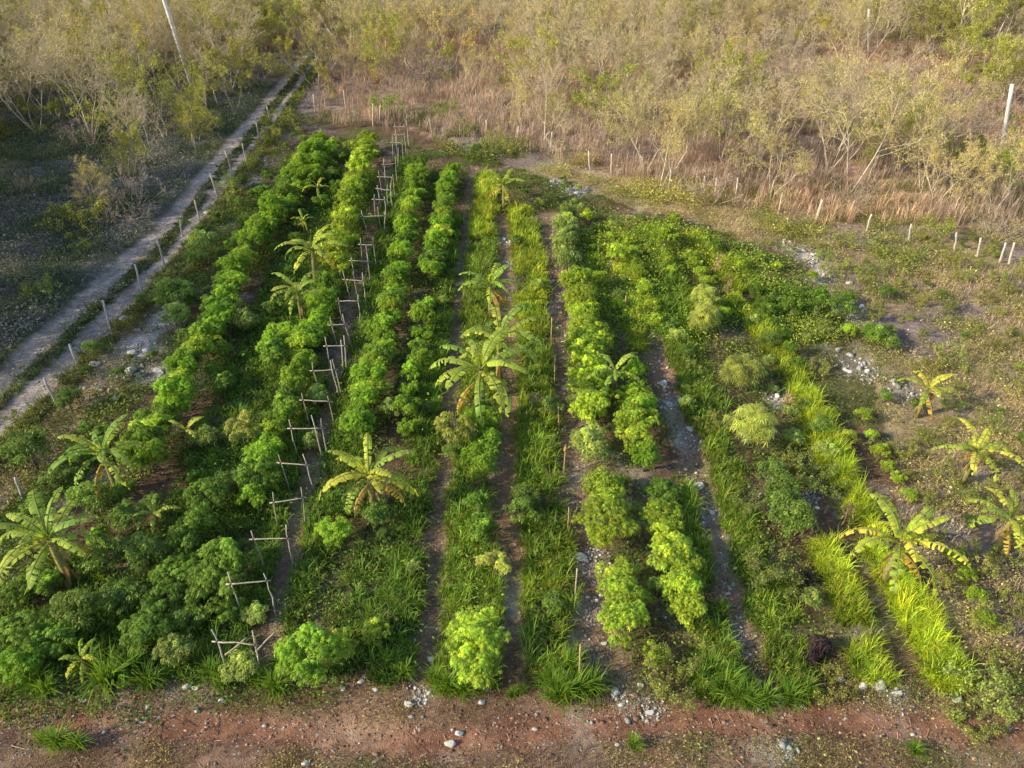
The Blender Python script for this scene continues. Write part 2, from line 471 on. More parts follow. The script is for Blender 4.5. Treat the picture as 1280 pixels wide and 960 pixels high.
# ------------------------------------------------------------------ woody plants
def grow(rng, stems=3, height=5.0, spread=.45, levels=4, r0=.06, kids=(5, 5, 4), gnarl=.18, up=.25, lowfrac=.35, base=.03):
    """returns list of (p0,p1,r0,r1,level)"""
    out = []
    def branch(p, d, length, r, lev):
        nseg = max(2, 5-lev) if lev < 3 else 2
        pts = [p]; dirs = [d]
        for i in range(nseg):
            d = d+rng.normal(0, gnarl, 3)+np.array([0, 0, up*(.4 if lev == 0 else .25)])
            d = d/np.linalg.norm(d)
            p2 = p+d*length/nseg
            ra = r*(1-.75*i/nseg); rb = r*(1-.75*(i+1)/nseg)
            out.append((p, p2, ra, rb, lev)); p = p2
            pts.append(p); dirs.append(d)
        if lev+1 < levels:
            nk = kids[min(lev, len(kids)-1)]
            for q in range(nk):
                t = lowfrac+(1-lowfrac)*(q+rng.random())/nk if lev == 0 else .2+.8*(q+rng.random())/nk
                f = min(t, .999)*nseg; i = int(f)
                pp = pts[i]+(pts[i+1]-pts[i])*(f-i)
                dd = dirs[min(i+1, nseg)]
                side = rng.normal(0, 1, 3); side -= side.dot(dd)*dd; side /= np.linalg.norm(side)
                a = rng.uniform(.5, .95)
                nd = dd*math.cos(a)+side*math.sin(a)
                branch(pp, nd, length*rng.uniform(.38, .6)*(1.15-.45*t), max(r*(1-.75*t)*.6, .004), lev+1)
    for s in range(stems):
        an = s*2*math.pi/stems+rng.uniform(-.6, .6)
        tl = spread*rng.uniform(.4, 1.2) if stems > 1 else spread*.4*rng.random()
        d = np.array([math.cos(an)*math.sin(tl), math.sin(an)*math.sin(tl), math.cos(tl)])
        b = np.array([math.cos(an)*base, math.sin(an)*base, -.1])*(1 if stems > 1 else 0)
        if stems == 1: b = np.array([0, 0, -.1])
        branch(b, d, height*rng.uniform(.75, 1.0), r0*rng.uniform(.7, 1), 0)
    return out

def wood_meshes(name, segs, cb, ct, leafspec=None, rng=None, splitlev=1, twigmin=.006, lmat=None, twigk=3):
    P0 = np.array([s[0] for s in segs]); P1 = np.array([s[1] for s in segs])
    r0 = np.array([s[2] for s in segs]); r1 = np.array([s[3] for s in segs]); lv = np.array([s[4] for s in segs])
    r0 = np.maximum(r0, twigmin); r1 = np.maximum(r1, twigmin*.75)
    gt, gc = Geo(), Geo()
    m = lv <= splitlev
    P1e = P1+(P1-P0)*.04
    V, F = tubes(P0[m], P1e[m], r0[m], r1[m], 6)
    C = np.array(cb)*np.repeat(rng.uniform(.75, 1.2, (m.sum(), 1)), 12, 0)
    gt.add(V, F, C)
    addpoly(gt, [(0, 0, -.15), (0, 0, .02), (0, 0, .14)], [r0.max()*2.0, r0.max()*1.7, r0.max()*.9], cb, 8)
    m2 = ~m
    if m2.any():
        V, F = tubes(P0[m2], P1[m2], r0[m2], r1[m2], twigk)
        C = np.array(ct)*np.repeat(rng.uniform(.65, 1.25, (m2.sum(), 1)), 2*twigk, 0)
        gc.add(V, F, C)
    if leafspec:
        n, L, base, dv, dy, minlev = leafspec
        idx = np.where(lv >= minlev)[0]
        pk = rng.choice(idx, n)
        t = rng.random((n, 1))
        P = P0[pk]*(1-t)+P1[pk]*t+rng.normal(0, .05, (n, 3))
        D = nrm(rng.normal(0, 1, (n, 3))+np.array([0, 0, -.1]))
        LL = L*rng.uniform(.6, 1.3, n)
        V, F = leaves(P, D, LL, LL*.55, rng)
        # clumpwise tint
        cl = .75+.5*fbm(P[:, 0]*1.0+P[:, 2], P[:, 1]+P[:, 2]*.5, .6, 77)
        C = leafcol(n, base, rng, dv, dy)*np.repeat(cl[:, None], 4, 0)
        gc.add(V, F, C, 1)
    mats = [M_bark, lmat or M_scrub]
    res = [('trunk', gt.mesh(name+'_trunk', [M_bark]))]
    if gc.n: res.append(('crown', gc.mesh(name+'_crown', mats)))
    return res

rt = np.random.default_rng(5)
GREY, TAN = (.76, .67, .51), (.75, .61, .39)
P_bare = [wood_meshes('bare_tree', grow(rt, rt.integers(2, 5), rt.uniform(4.0, 5.4), .5, 5, .042, (6, 6, 5, 4), .15, .2), GREY, TAN, None, rt, 1, .007) for _ in range(5)]
P_sparse = [wood_meshes('sparse_tree', grow(rt, rt.integers(2, 4), rt.uniform(3.8, 5.2), .5, 5, .042, (6, 6, 4, 3), .16, .2), GREY, TAN, (4800, .062, (.62, .59, .17), .3, .15, 2), rt, 1, .008) for _ in range(5)]
P_olive = [wood_meshes('leafy_tree', grow(rt, rt.integers(2, 4), rt.uniform(3.6, 4.8), .6, 4, .06, (6, 6, 4), .18, .15, .25), (.55, .47, .36), (.5, .44, .28), (9500, .075, (.46, .48, .11), .3, .15, 2), rt, 1, .007) for _ in range(5)]
P_yellow = [wood_meshes('yellow_tree', grow(rt, 2, 4.6, .5, 4, .06, (5, 6, 4), .16, .2, .35), GREY, TAN, (5200, .13, (.62, .63, .20), .25, .05, 2), rt, 1, .008)]
P_orange = [wood_meshes('orange_tree', grow(rt, 2, 4.0, .35, 4, .05, (5, 5, 4), .16, .25, .35), GREY, TAN, (1500, .12, (.70, .55, .18), .25, .05, 2), rt, 1, .008)]
P_twig = [wood_meshes('dry_shrub', grow(rt, 9, rt.uniform(1.5, 2.2), .75, 4, .02, (4, 4, 3), .2, .15, .15, .3), (.60, .48, .38), (.62, .48, .38), None, rt, 0, .008) for _ in range(4)]
P_gshrub = [wood_meshes('green_shrub', grow(rt, 7, rt.uniform(1.1, 1.6), .85, 4, .018, (4, 4, 3), .2, .12, .15, .2), (.3, .24, .16), (.26, .22, .12), (2300, .085, (.34, .39, .095), .3, .12, 1), rt, 0, .005) for _ in range(5)]

# ------------------------------------------------------------------ cassava
def cassava(rng, rad=.62, hgt=1.25, base=(.29, .47, .045), nl=900, petals=6, L=.092, lw=.32, dy=.14, clumps=30, tall=1.0):
    gs, gf = Geo(), Geo()
    tips = []
    for q in range(rng.integers(3, 6)):
        an = rng.uniform(0, 6.28); r = rng.uniform(.1, .4)*rad
        pts = [(.03*math.cos(an), .03*math.sin(an), -.05)]
        for t in (.33, .66, 1.0):
            pts.append((r*t*math.cos(an)+rng.normal(0, .03), r*t*math.sin(an)+rng.normal(0, .03), hgt*.85*t))
        addpoly(gs, pts, [.018, .015, .012, .007], (.28, .24, .16), 6)
    # domed crown made of leaf clumps
    cc = []
    for _ in range(clumps):
        th = math.acos(1-rng.random()*1.05); ph = rng.uniform(0, 6.283)
        k_ = rng.uniform(.55, 1.0)
        cc.append((k_*rad*math.sin(th)*math.cos(ph), k_*rad*math.sin(th)*math.sin(ph), hgt*.55+k_*hgt*.42*math.cos(th)*tall+rng.normal(0, .04)))
    cc = np.array(cc)
    idx = rng.integers(0, clumps, nl)
    cr = rng.uniform(.7, 1.2, clumps)*rad*.36
    d = nrm(rng.normal(0, 1, (nl, 3))+np.array([0, 0, .55]))
    P = cc[idx]+d*(cr[idx]*rng.uniform(.6, 1, nl))[:, None]*np.array([1, 1, .75])
    P[:, 2] = np.maximum(P[:, 2], .12)
    nn = nrm(d*.6+np.array([0, 0, .9])+rng.normal(0, .3, (nl, 3)))
    ref = rng.normal(0, 1, (nl, 3))
    A = nrm(np.cross(nn, ref)); B = np.cross(nn, A)
    clt = np.exp(rng.normal(0, .16, clumps))[idx]
    Ps, Ds, Cs, Ls = [], [], [], []
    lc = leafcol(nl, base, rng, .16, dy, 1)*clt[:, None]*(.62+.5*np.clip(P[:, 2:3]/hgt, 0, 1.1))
    sz = L*rng.uniform(.7, 1.25, nl)
    for q in range(petals):
        a = (q-(petals-1)/2)*(5.0/petals)
        D = A*math.cos(a)+B*math.sin(a)-nn*.25
        Ps.append(P); Ds.append(D); Cs.append(lc); Ls.append(sz*(1-.25*abs(a)/2.5))
    Pa, Da, Ca, La = map(np.concatenate, (Ps, Ds, Cs, Ls))
    V, F = leaves(Pa, Da, La, La*lw, rng, .1, .3)
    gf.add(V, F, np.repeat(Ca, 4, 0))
    return [('stem', gs.mesh('cassava_stem', [M_bark])), ('foliage', gf.mesh('cassava_foliage', [M_crop]))]

rc = np.random.default_rng(21)
P_cas = [cassava(rc, .60, 1.25) for _ in range(4)]
P_casd = [cassava(rc, .58, 1.15, (.20, .33, .045)) for _ in range(3)]
P_casl = [cassava(rc, .62, 1.3, (.42, .56, .06), dy=.24) for _ in range(4)]
P_bush = [cassava(rc, .58, 1.0, (.205, .315, .06), 800, 3, .085, .5, .15) for _ in range(3)]            # broad leaved shrub
P_bushl = [cassava(rc, .55, 1.0, (.35, .45, .11), 700, 3, .095, .5, .2) for _ in range(3)]
P_feather = [cassava(rc, .62, 1.3, (.48, .56, .13), 420, 7, .19, .13, .15) for _ in range(2)]        # narrow leaflets, pale
P_dark = [cassava(rc, .26, .5, (.06, .04, .04), 200, 4, .15, .3, .1)]
P_papaya = [cassava(rc, .55, 1.5, (.47, .52, .11), 340, 6, .13, .3, .2, 12, .5) for _ in range(2)]

# ------------------------------------------------------------------ banana
def banana_leaf(rng, length, width, elev, droop, col, tatter=.5, rib=(.38, .42, .14), curl=.25):
    """leaf leaving the origin along +x; elev start angle, droop total bend"""
    g = Geo()
    n = 34
    pts = [np.zeros(3)]; a = elev
    for i in range(n):
        t = i/n
        a = elev-droop*(t**1.3)
        pts.append(pts[-1]+np.array([math.cos(a), 0, math.sin(a)])*length/n)
    pts = np.array(pts)
    swx = rng.normal(0, .12)
    pts[:, 1] += swx*(np.linspace(0, 1, n+1)**2)*length
    T = nrm(np.gradient(pts, axis=0))
    S = nrm(np.cross(T, np.array([0, 0, 1.]))); N = np.cross(S, T)
    gr = Geo(); addpoly(gr, pts[::2]+np.array([0, 0, .004]), np.linspace(.024, .005, len(pts[::2])), rib, 5)
    i0 = int(n*.14)
    for side in (-1, 1):
        off = 0; foldv = rng.uniform(-.05, .45)
        run = rng.integers(1, 5)
        for i in range(i0, n):
            t0, t1 = (i-i0)/(n-i0), (i+1-i0)/(n-i0)
            w = lambda t: width*.5*(max(0, math.sin(math.pi*min(1, t*.90+.08)))**.55)
            run -= 1
            if rng.random() < .26*tatter and i > i0+3: continue
            if run <= 0:
                off = rng.uniform(-1, 1)*tatter; run = rng.integers(1, 6); foldv = rng.uniform(-.15, .6)
                brk = True
            else: brk = False
            w0, w1 = w(t0)*(1-abs(off)*.25), w(t1)*(1-abs(off)*.25)
            sw = T[i]*off*.34*width
            s0 = pts[i]; s1 = pts[i+1]
            if brk: s0 = s0+T[i]*length/n*.0; 
            def pt(s, j, ww, q, sh):
                down = foldv*q*q+curl*q*q
                return s+S[j]*side*ww*q*math.cos(down*.6)-N[j]*ww*q*(down-.18)+sh*q
            sh0 = sw+(T[i]*length/n*.22*tatter if brk else 0)
            V = [pt(s0, i, w0, 0.02, sh0), pt(s1, i+1, w1, 0.02, sw), pt(s1, i+1, w1, .55, sw), pt(s0, i, w0, .55, sh0),
                 pt(s1, i+1, w1, 1.0, sw), pt(s0, i, w0, 1.0, sh0)]
            c = np.array(col)*math.exp(rng.normal(0, .16))
            edge = np.array([1.25, 1.02, .8]) if rng.random() > .82 else np.array([1.05, 1, 1])
            C = np.array([c, c, c*1.02, c*1.02, c*edge, c*edge])
            F = np.array([(0, 1, 2, 3), (3, 2, 4, 5)])
            g.add(np.array(V), F, C)
    return g, gr

def banana(x, y, rng, label, size=1.0, nleaf=9, stemh=1.5, dead=2, hue=0, two=False, group='banana plants growing among the rows', rot=0):
    r = bpy.data.objects.new('banana_plant', None); COL.objects.link(r)
    r.location = (x, y, h1(x, y)); r.scale = (size,)*3; r.rotation_euler = (0, 0, rot)
    tag(r, label, 'banana plant', group)
    g = Geo()
    pts = [(0, 0, -.1), (.01, .0, stemh*.35), (.03, .01, stemh*.7), (.04, .01, stemh)]
    addpoly(g, pts, [.12, .10, .08, .055], (.30, .27, .10), 10, 0, .12)
    stem = obj('pseudostem', g.mesh('banana_pseudostem', [M_bark], True), r)
    for q in range(5):     # peeling sheaths
        an = rng.uniform(0, 6.28); z0 = rng.uniform(.1, stemh*.6)
        P = np.array([[.1*math.cos(an), .1*math.sin(an), z0+.3]])
        V, F = leaves(P, np.array([[.35*math.cos(an), .35*math.sin(an), -1.]]), [rng.uniform(.3, .6)], [.10], rng)
        gs = Geo(); gs.add(V, F, (.42, .28, .13)); obj('dry_sheath', gs.mesh('banana_dry_sheath', [M_dry]), stem)
    top = np.array([.04, .01, stemh])
    base = np.array([(.38, .55, .09), (.50, .64, .09), (.31, .49, .09), (.62, .70, .12)])
    for q in range(nleaf):
        az = q*2.4+rng.uniform(-.3, .3)
        age = q/nleaf
        elev = 1.25-1.0*age+rng.uniform(-.15, .15)
        lg, lr = banana_leaf(rng, rng.uniform(1.25, 1.7)*(1-.15*(age < .15)), rng.uniform(.24, .34), elev, rng.uniform(1.1, 1.9)+.6*age,
                              base[rng.integers(0, 4)]*(1+hue*np.array([.35, .12, -.1])), .3+.7*age)
        o = obj('leaf', lg.mesh('banana_leaf', [M_ban]), r); obj('midrib', lr.mesh('banana_midrib', [M_ban]), o)
        o.location = top-np.array([0, 0, .12*age]); o.rotation_euler = (0, 0, az)
    for q in range(dead):
        lg, lr = banana_leaf(rng, rng.uniform(.9, 1.3), .28, -.2, 1.2, (.42, .27, .09) if q % 2 else (.52, .36, .06), 1.0, (.4, .3, .12), .9)
        o = obj('dead_leaf', lg.mesh('banana_dead_leaf', [M_dry]), r); obj('midrib', lr.mesh('banana_midrib', [M_dry]), o)
        o.location = top-np.array([0, 0, .25]); o.rotation_euler = (0, 0, rng.uniform(0, 6.28))
    return r

rb = np.random.default_rng(33)
BAN = [  # px, py of the crown heart, size, leaves, label, dead leaves, hue
    (60, 668, 1.14, 13, 'large banana plant with long tattered leaves at the left edge of the photo', 1, -.2),
    (128, 562, 1.05, 10, 'banana plant beside the white rubble at the left end of the first crop row', 1, -.2),
    (462, 590, 1.08, 11, 'banana plant with browned hanging leaves between the stake frames and the central path', 3, .4),
    (600, 455, 1.40, 12, 'taller front plant of the pair of bananas in the middle of the field', 1, .1),
    (624, 418, 1.28, 10, 'rear plant of the pair of bananas in the middle of the field', 2, .1),
    (613, 352, 1.08, 8, 'banana plant with dry orange skirt of leaves just behind the central pair', 3, .1),
    (630, 228, .92, 8, 'pale wilting banana plant at the far end of the field', 3, .8),
    (388, 308, 1.12, 9, 'rear of the two bananas standing left of the stake frames', 1, .5),
    (372, 362, 1.0, 8, 'front of the two bananas standing left of the stake frames', 0, .2),
    (768, 462, .82, 6, 'small banana plant between the two hedges right of the central path', 0, -.1),
    (1128, 672, 1.08, 11, 'yellow green banana plant standing in the lime grass row at right', 1, .8),
    (1160, 482, .80, 7, 'smaller sunlit banana plant farthest up the bare ground at right', 2, .7),
    (1222, 560, .90, 8, 'banana plant with yellow lower leaves in bare ground at right', 2, .4),
    (1268, 645, .90, 8, 'banana plant with brown skirt cut by the right edge of the photo', 3, .5),
    (100, 822, .42, 6, 'little banana sucker at the front left corner of the field', 0, .7),
    (192, 640, .50, 5, 'little banana sucker among dark shrubs in the left of the field', 0, .2),
    (397, 232, .62, 5, 'small banana sucker among the farthest left crop rows', 0, .9),
    (378, 275, .5, 4, 'tiny banana sucker left of the stake frames, behind the tall pair', 1, .9),
    (232, 535, .55, 5, 'small young banana plant at the foot of the first hedge', 0, .4),
]
for px, py, s, nl, lab, dd, hue in BAN:
    x, y = at(px, py, 1.5*s)
    banana(x, y, rb, lab, s*.93, nl+2, 1.5, dd, hue, rot=rb.uniform(0, 6.28))

# ------------------------------------------------------------------ crop rows
def along(poly, step, jit, rng):
    p = np.array(poly); seg = np.hypot(*(p[1:]-p[:-1]).T); cum = np.concatenate([[0], np.cumsum(seg)])
    out = []; d = step*.5
    while d < cum[-1]:
        x = np.interp(d, cum, p[:, 0]); y = np.interp(d, cum, p[:, 1])
        out.append((x+rng.normal(0, jit), y+rng.normal(0, jit))); d += step*rng.uniform(.85, 1.15)
    return out

ROWS = [  # (points at mid height front->back, spacing, scale, prototypes, row description)
    ([(172, 575), (190, 535), (215, 490), (235, 455), (258, 415), (275, 375), (292, 335), (320, 295), (345, 255), (368, 215), (385, 190), (402, 168)], .62, 1.05, P_cas, 'the thick outer hedge nearest the dirt track'),
    ([(345, 275), (370, 240), (398, 200), (420, 180)], .8, .95, P_cas, 'the short inner hedge at the far left'),
    ([(185, 795), (215, 720), (240, 650), (262, 610)], .75, .95, P_casd, 'the dark second row at front left'),
    ([(272, 742), (288, 690)], .8, 1.05, P_casd, 'the pair left of the nearest stake frames'),
    ([(305, 625), (322, 590), (330, 552), (352, 510), (362, 485), (378, 450), (386, 420), (398, 385), (412, 350)], .66, .92, P_cas, 'the row just left of the stake frames'),
    ([(338, 452), (346, 428), (352, 405)], .7, 1.0, P_cas, 'the short row in front of the left bananas'),
    ([(415, 330), (424, 300), (432, 270), (440, 240), (447, 215), (455, 195), (461, 168)], .75, 1.05, P_casl, 'the far row behind the left bananas'),
    ([(448, 540), (458, 495), (465, 462), (474, 430), (486, 395), (494, 360), (500, 325), (506, 290), (512, 255), (519, 225), (524, 203)], .62, .90, P_cas, 'the first row right of the stake frames'),
    ([(412, 672), (420, 640)], .7, .8, P_cas, 'the short run in front of the browned banana'),
    ([(506, 540), (512, 488), (524, 440), (528, 405), (531, 372)], .95, .78, P_cas, 'the gappy row left of the central path'),
    ([(538, 340), (544, 310), (550, 280), (556, 250), (561, 225), (564, 210)], .58, .92, P_cas, 'the back hedge left of the central path'),
    ([(604, 590), (605, 560), (602, 525), (604, 500)], .62, .95, P_cas, 'the hedge in front of the central bananas'),
    ([(598, 672), (602, 640), (600, 610)], .8, .72, P_casd, 'the low run right of the central path'),
    ([(598, 845), (600, 815), (596, 782)], .62, .95, P_casl, 'the pale clump right of the central path'),
    ([(706, 330), (706, 300), (707, 275), (708, 255)], .60, 1.0, P_bushl, 'the pale back end of the long middle hedge'),
    ([(742, 520), (740, 480), (735, 450), (734, 420), (730, 390), (724, 365), (716, 345)], .58, 1.05, P_casl, 'the long middle hedge right of the wooden stakes'),
    ([(785, 792), (775, 735), (768, 700)], .72, 1.0, P_casl, 'the front end of the middle hedge'),
    ([(764, 655), (758, 625), (755, 600)], .55, 1.15, P_casl, 'the big clump halfway along the middle hedge'),
    ([(805, 575), (800, 545), (797, 510), (792, 470)], .62, 1.0, P_cas, 'the back hedge left of the stony furrow'),
    ([(860, 775), (855, 745), (848, 710), (840, 675), (832, 640)], .52, .88, P_casl, 'the narrow bright hedge left of the stony furrow'),
    ([(818, 618), (845, 605)], .8, .85, P_casd, 'the dark low pair beside the stony furrow'),
    ([(884, 405), (880, 375)], .62, .95, P_feather, 'the feathery far clump right of the stony furrow'),
    ([(1000, 655), (985, 625), (970, 590), (955, 570)], .62, 1.0, P_bush, 'the bushy row right of the stony furrow'),
    ([(822, 405), (812, 370), (798, 335), (785, 300)], .75, .55, P_casl, 'the small far row right of the middle hedge'),
    ([(905, 400), (882, 350), (860, 315)], .85, .5, P_casl, 'the small far row running to the back corner'),
    ([(1005, 460), (968, 400), (940, 350)], .85, .52, P_casd, 'the dim far row beside the rubble'),
    ([(385, 835), (392, 800)], .7, 1.15, P_cas, 'the bright front pair beside the stake path'),
    ([(470, 812), (472, 765)], .85, .5, P_casl, 'the small front group left of the central path'),
    ([(740, 560), (735, 548)], .6, 1.0, P_bushl, 'the pale broad-leaved patch in the middle hedge'),
]
CROPXY = []
for pts, st, s, protos, desc in ROWS:
    wp = W(pts, .75*s)
    for i, (x, y) in enumerate(along(wp, st, .06, rc)):
        CROPXY.append((x, y))
        pr_ = protos
        if protos is P_cas and rc.random() < .35: pr_ = P_casl if rc.random() < .5 else P_casd
        spawn('cassava_plant', pr_[rc.integers(0, len(pr_))], 'cassava plant, %s from front, %s' % (ordn(i), desc), 'cassava plant',
              x, y, rc.uniform(0, 6.28), s*rc.uniform(.70, 1.08), 'cassava plants set out in rows', sz=s*rc.uniform(.7, 1.12))

IND = [  # px, py, scale, prototypes, name, category, label
    (928, 468, 1.15, P_feather, 'cassava_plant', 'pale feathery cassava plant standing alone, behind its twin right of the stony furrow'),
    (938, 535, 1.15, P_feather, 'cassava_plant', 'pale feathery cassava plant standing alone, in front of its twin right of the stony furrow'),
    (570, 545, 1.05, P_papaya, 'young_tree', 'pale yellow spindly young tree leaning over the central path'),
    (618, 708, .75, P_papaya, 'young_tree', 'small yellow young tree on a thin stem between central path and brown furrow'),
    (305, 545, .95, P_papaya, 'young_tree', 'yellowish young tree among the rows left of the stake frames'),
    (425, 812, .62, P_casl, 'cassava_plant', 'small yellow green cassava at the front edge beside the bright pair'),
    (470, 640, .85, P_bush, 'leafy_shrub', 'grey green shrub under the browned banana plant'),
    (447, 625, .75, P_bush, 'leafy_shrub', 'low shrub left of the browned banana plant'),
    (530, 510, .6, P_bush, 'leafy_shrub', 'small grey shrub in the gappy row left of the central path'),
    (490, 510, .75, P_bushl, 'leafy_shrub', 'pale shrub between two gappy cassava rows'),
    (690, 505, .75, P_bushl, 'leafy_shrub', 'pale little shrub by the wooden stakes in the middle of the field'),
    (655, 620, .75, P_bush, 'leafy_shrub', 'dark shrub at the edge of the brown furrow, rear one'),
    (652, 640, .75, P_bush, 'leafy_shrub', 'dark shrub at the edge of the brown furrow, front one'),
    (790, 640, .7, P_bushl, 'leafy_shrub', 'small yellow shrub tucked behind the big middle hedge clump'),
    (820, 740, .7, P_bush, 'leafy_shrub', 'dim shrub in the shade between the two front hedges'),
    (818, 822, .5, P_casl, 'cassava_plant', 'single small pale seedling at the front right of the middle hedge'),
    (790, 765, .7, P_bushl, 'leafy_shrub', 'pale shrub wedged at the front end of the middle hedge'),
    (285, 765, .6, P_casd, 'cassava_plant', 'dark little plant behind the nearest stake frame'),
    (215, 810, .9, P_bushl, 'leafy_shrub', 'pale broad-leaved shrub at the front edge left of the nearest stake frame'),
    (235, 770, .9, P_bush, 'leafy_shrub', 'shrub behind the pale broad-leaved one at the front left'),
    (300, 830, .75, P_bushl, 'leafy_shrub', 'yellowish shrub growing inside the nearest stake frame'),
    (318, 765, .6, P_bushl, 'leafy_shrub', 'yellowish seedling shrub inside the second stake frame'),
    (305, 400, .9, P_bushl, 'leafy_shrub', 'grey green shrub standing right of the outer hedge'),
    (290, 385, .8, P_bushl, 'leafy_shrub', 'grey green shrub tucked against the outer hedge'),
    (222, 395, 1.0, P_bush, 'leafy_shrub', 'dull shrub on the rubble side of the outer hedge'),
    (395, 490, .75, P_bushl, 'leafy_shrub', 'thin pale shrub growing in a stake frame halfway up the row'),
    (388, 548, .6, P_bushl, 'leafy_shrub', 'thin pale shrub on a bare stem beside the third stake frame'),
    (460, 275, .85, P_bushl, 'leafy_shrub', 'pale shrub beside the far stake frames'),
    (180, 690, 1.1, P_bush, 'leafy_shrub', 'dark rounded shrub right of the large left banana'),
    (130, 690, 1.15, P_bush, 'leafy_shrub', 'dark shrub behind the drooping leaves of the large left banana'),
    (165, 640, 1.15, P_bush, 'leafy_shrub', 'blue green shrub beside the little banana sucker'),
    (95, 760, 1.2, P_bush, 'leafy_shrub', 'shady shrub in front of the large left banana'),
    (150, 745, 1.1, P_bush, 'leafy_shrub', 'shady shrub in the dark front left of the field'),
    (20, 790, 1.2, P_casd, 'leafy_shrub', 'leafy plant at the left edge of the photo just above the lane'),
    (22, 830, .9, P_cas, 'leafy_shrub', 'sunlit leafy plant in the bottom left corner above the lane'),
    (65, 795, 1.0, P_casd, 'leafy_shrub', 'dark leafy plant near the front left corner'),
    (110, 620, 1.1, P_bush, 'leafy_shrub', 'olive shrub in front of the banana beside the rubble'),
    (35, 560, 1.3, P_bush, 'leafy_shrub', 'broad olive shrub between the rubble and the left edge'),
    (70, 590, 1.0, P_bush, 'leafy_shrub', 'olive shrub left of the banana beside the rubble'),
    (215, 365, 1.4, P_bush, 'leafy_shrub', 'big round olive shrub between the track fence and the outer hedge'),
    (250, 300, 1.2, P_bushl, 'leafy_shrub', 'thin pale bush on the verge behind the big olive shrub'),
    (245, 320, .9, P_bush, 'leafy_shrub', 'small bush at the foot of the thin pale bush'),
    (340, 245, 1.0, P_casd, 'leafy_shrub', 'dark leafy plant at the outer edge of the far left rows'),
    (330, 285, 1.0, P_casd, 'leafy_shrub', 'dark leafy plant beside the outer hedge at mid distance'),
    (305, 300, .9, P_casd, 'leafy_shrub', 'round dark plant on the verge side of the outer hedge'),
    (833, 300, 1.0, P_casl, 'leafy_shrub', 'round bright shrub at the back of the weedy right part'),
    (770, 320, .8, P_casl, 'leafy_shrub', 'bright shrub right of the far end of the middle hedge'),
    (750, 350, .7, P_casl, 'leafy_shrub', 'bright shrub in front of the other one right of the middle hedge'),
    (1005, 712, .8, P_dark, 'dark_plant', 'rear dark purple plant in the weedy row at right'),
    (1030, 800, .95, P_dark, 'dark_plant', 'front dark purple plant in the weedy row at right'),
    (1018, 815, .7, P_dark, 'dark_plant', 'little dark purple plant beside the front one at right'),
    (985, 640, 1.1, P_bush, 'leafy_shrub', 'largest grey green shrub in the row right of the stony furrow'),
    (990, 385, .75, P_casd, 'leafy_shrub', 'dense green shrub at the upper right corner of the field, left of three'),
    (1025, 375, .85, P_casd, 'leafy_shrub', 'dense green shrub at the upper right corner of the field, middle of three'),
    (1050, 385, .95, P_bush, 'leafy_shrub', 'olive shrub at the upper right corner of the field, right of three'),
    (1095, 415, .9, P_casd, 'leafy_shrub', 'shrub on the stony ground right of the upper right corner'),
    (1110, 425, .75, P_bush, 'leafy_shrub', 'little olive shrub at the edge of the bare ground'),
    (1110, 365, .65, P_bush, 'leafy_shrub', 'lone small olive bush on the bare ground at right'),
    (598, 185, .9, P_bush, 'leafy_shrub', 'round bush at the far edge behind the central rows'),
    (620, 182, .9, P_gshrub, 'leafy_shrub', 'round green bush at the far edge behind the wilting banana'),
    (552, 175, .7, P_gshrub, 'leafy_shrub', 'upright bush at the far edge near the last stake frames'),
    (470, 785, .5, P_bush, 'leafy_shrub', 'tiny shrub in the small front group left of the central path'),
    (565, 560, .55, P_bush, 'leafy_shrub', 'tiny shrub at the foot of the pale young tree'),
    (255, 545, .8, P_bushl, 'leafy_shrub', 'pale shrub right of the banana beside the rubble'),
    (282, 600, .8, P_bush, 'leafy_shrub', 'shrub in the dark gap between the two left rows'),
    (352, 150, 1.2, P_gshrub, 'leafy_shrub', 'green bush beside the dirt track at the far left corner of the field'),
    (95, 268, 1.35, P_gshrub, 'leafy_shrub', 'pale round bush alone in the shaded grass left of the track'),
    (1190, 445, .6, P_gshrub, 'leafy_shrub', 'little bush on the bare ground behind the farthest right banana'),
    (990, 285, .7, P_gshrub, 'leafy_shrub', 'small bush just in front of the thick pale fence post'),
    (1240, 860, .8, P_gshrub, 'leafy_shrub', 'weedy bush at the bottom right corner above the lane'),
    (1225, 895, .5, P_gshrub, 'leafy_shrub', 'small weedy bush beside the lane at the bottom right'),
    (410, 215, .9, P_bush, 'leafy_shrub', 'brown tinged shrub between the far left rows'),
    (440, 185, .9, P_casl, 'leafy_shrub', 'bright shrub near the far end of the stake frames'),
]
CATN = {'cassava_plant': 'cassava plant', 'young_tree': 'young tree', 'leafy_shrub': 'shrub', 'dark_plant': 'purple plant'}
for px, py, s, protos, nm, lab in IND:
    x, y = at(px, py, .6*s); CROPXY.append((x, y))
    spawn(nm, protos[rc.integers(0, len(protos))], lab, CATN[nm], x, y, rc.uniform(0, 6.28), s*(.78 if px < 250 and py > 580 else .92), sz=s*(.85 if px < 250 and py > 580 else .95)*rc.uniform(.8, 1.15))

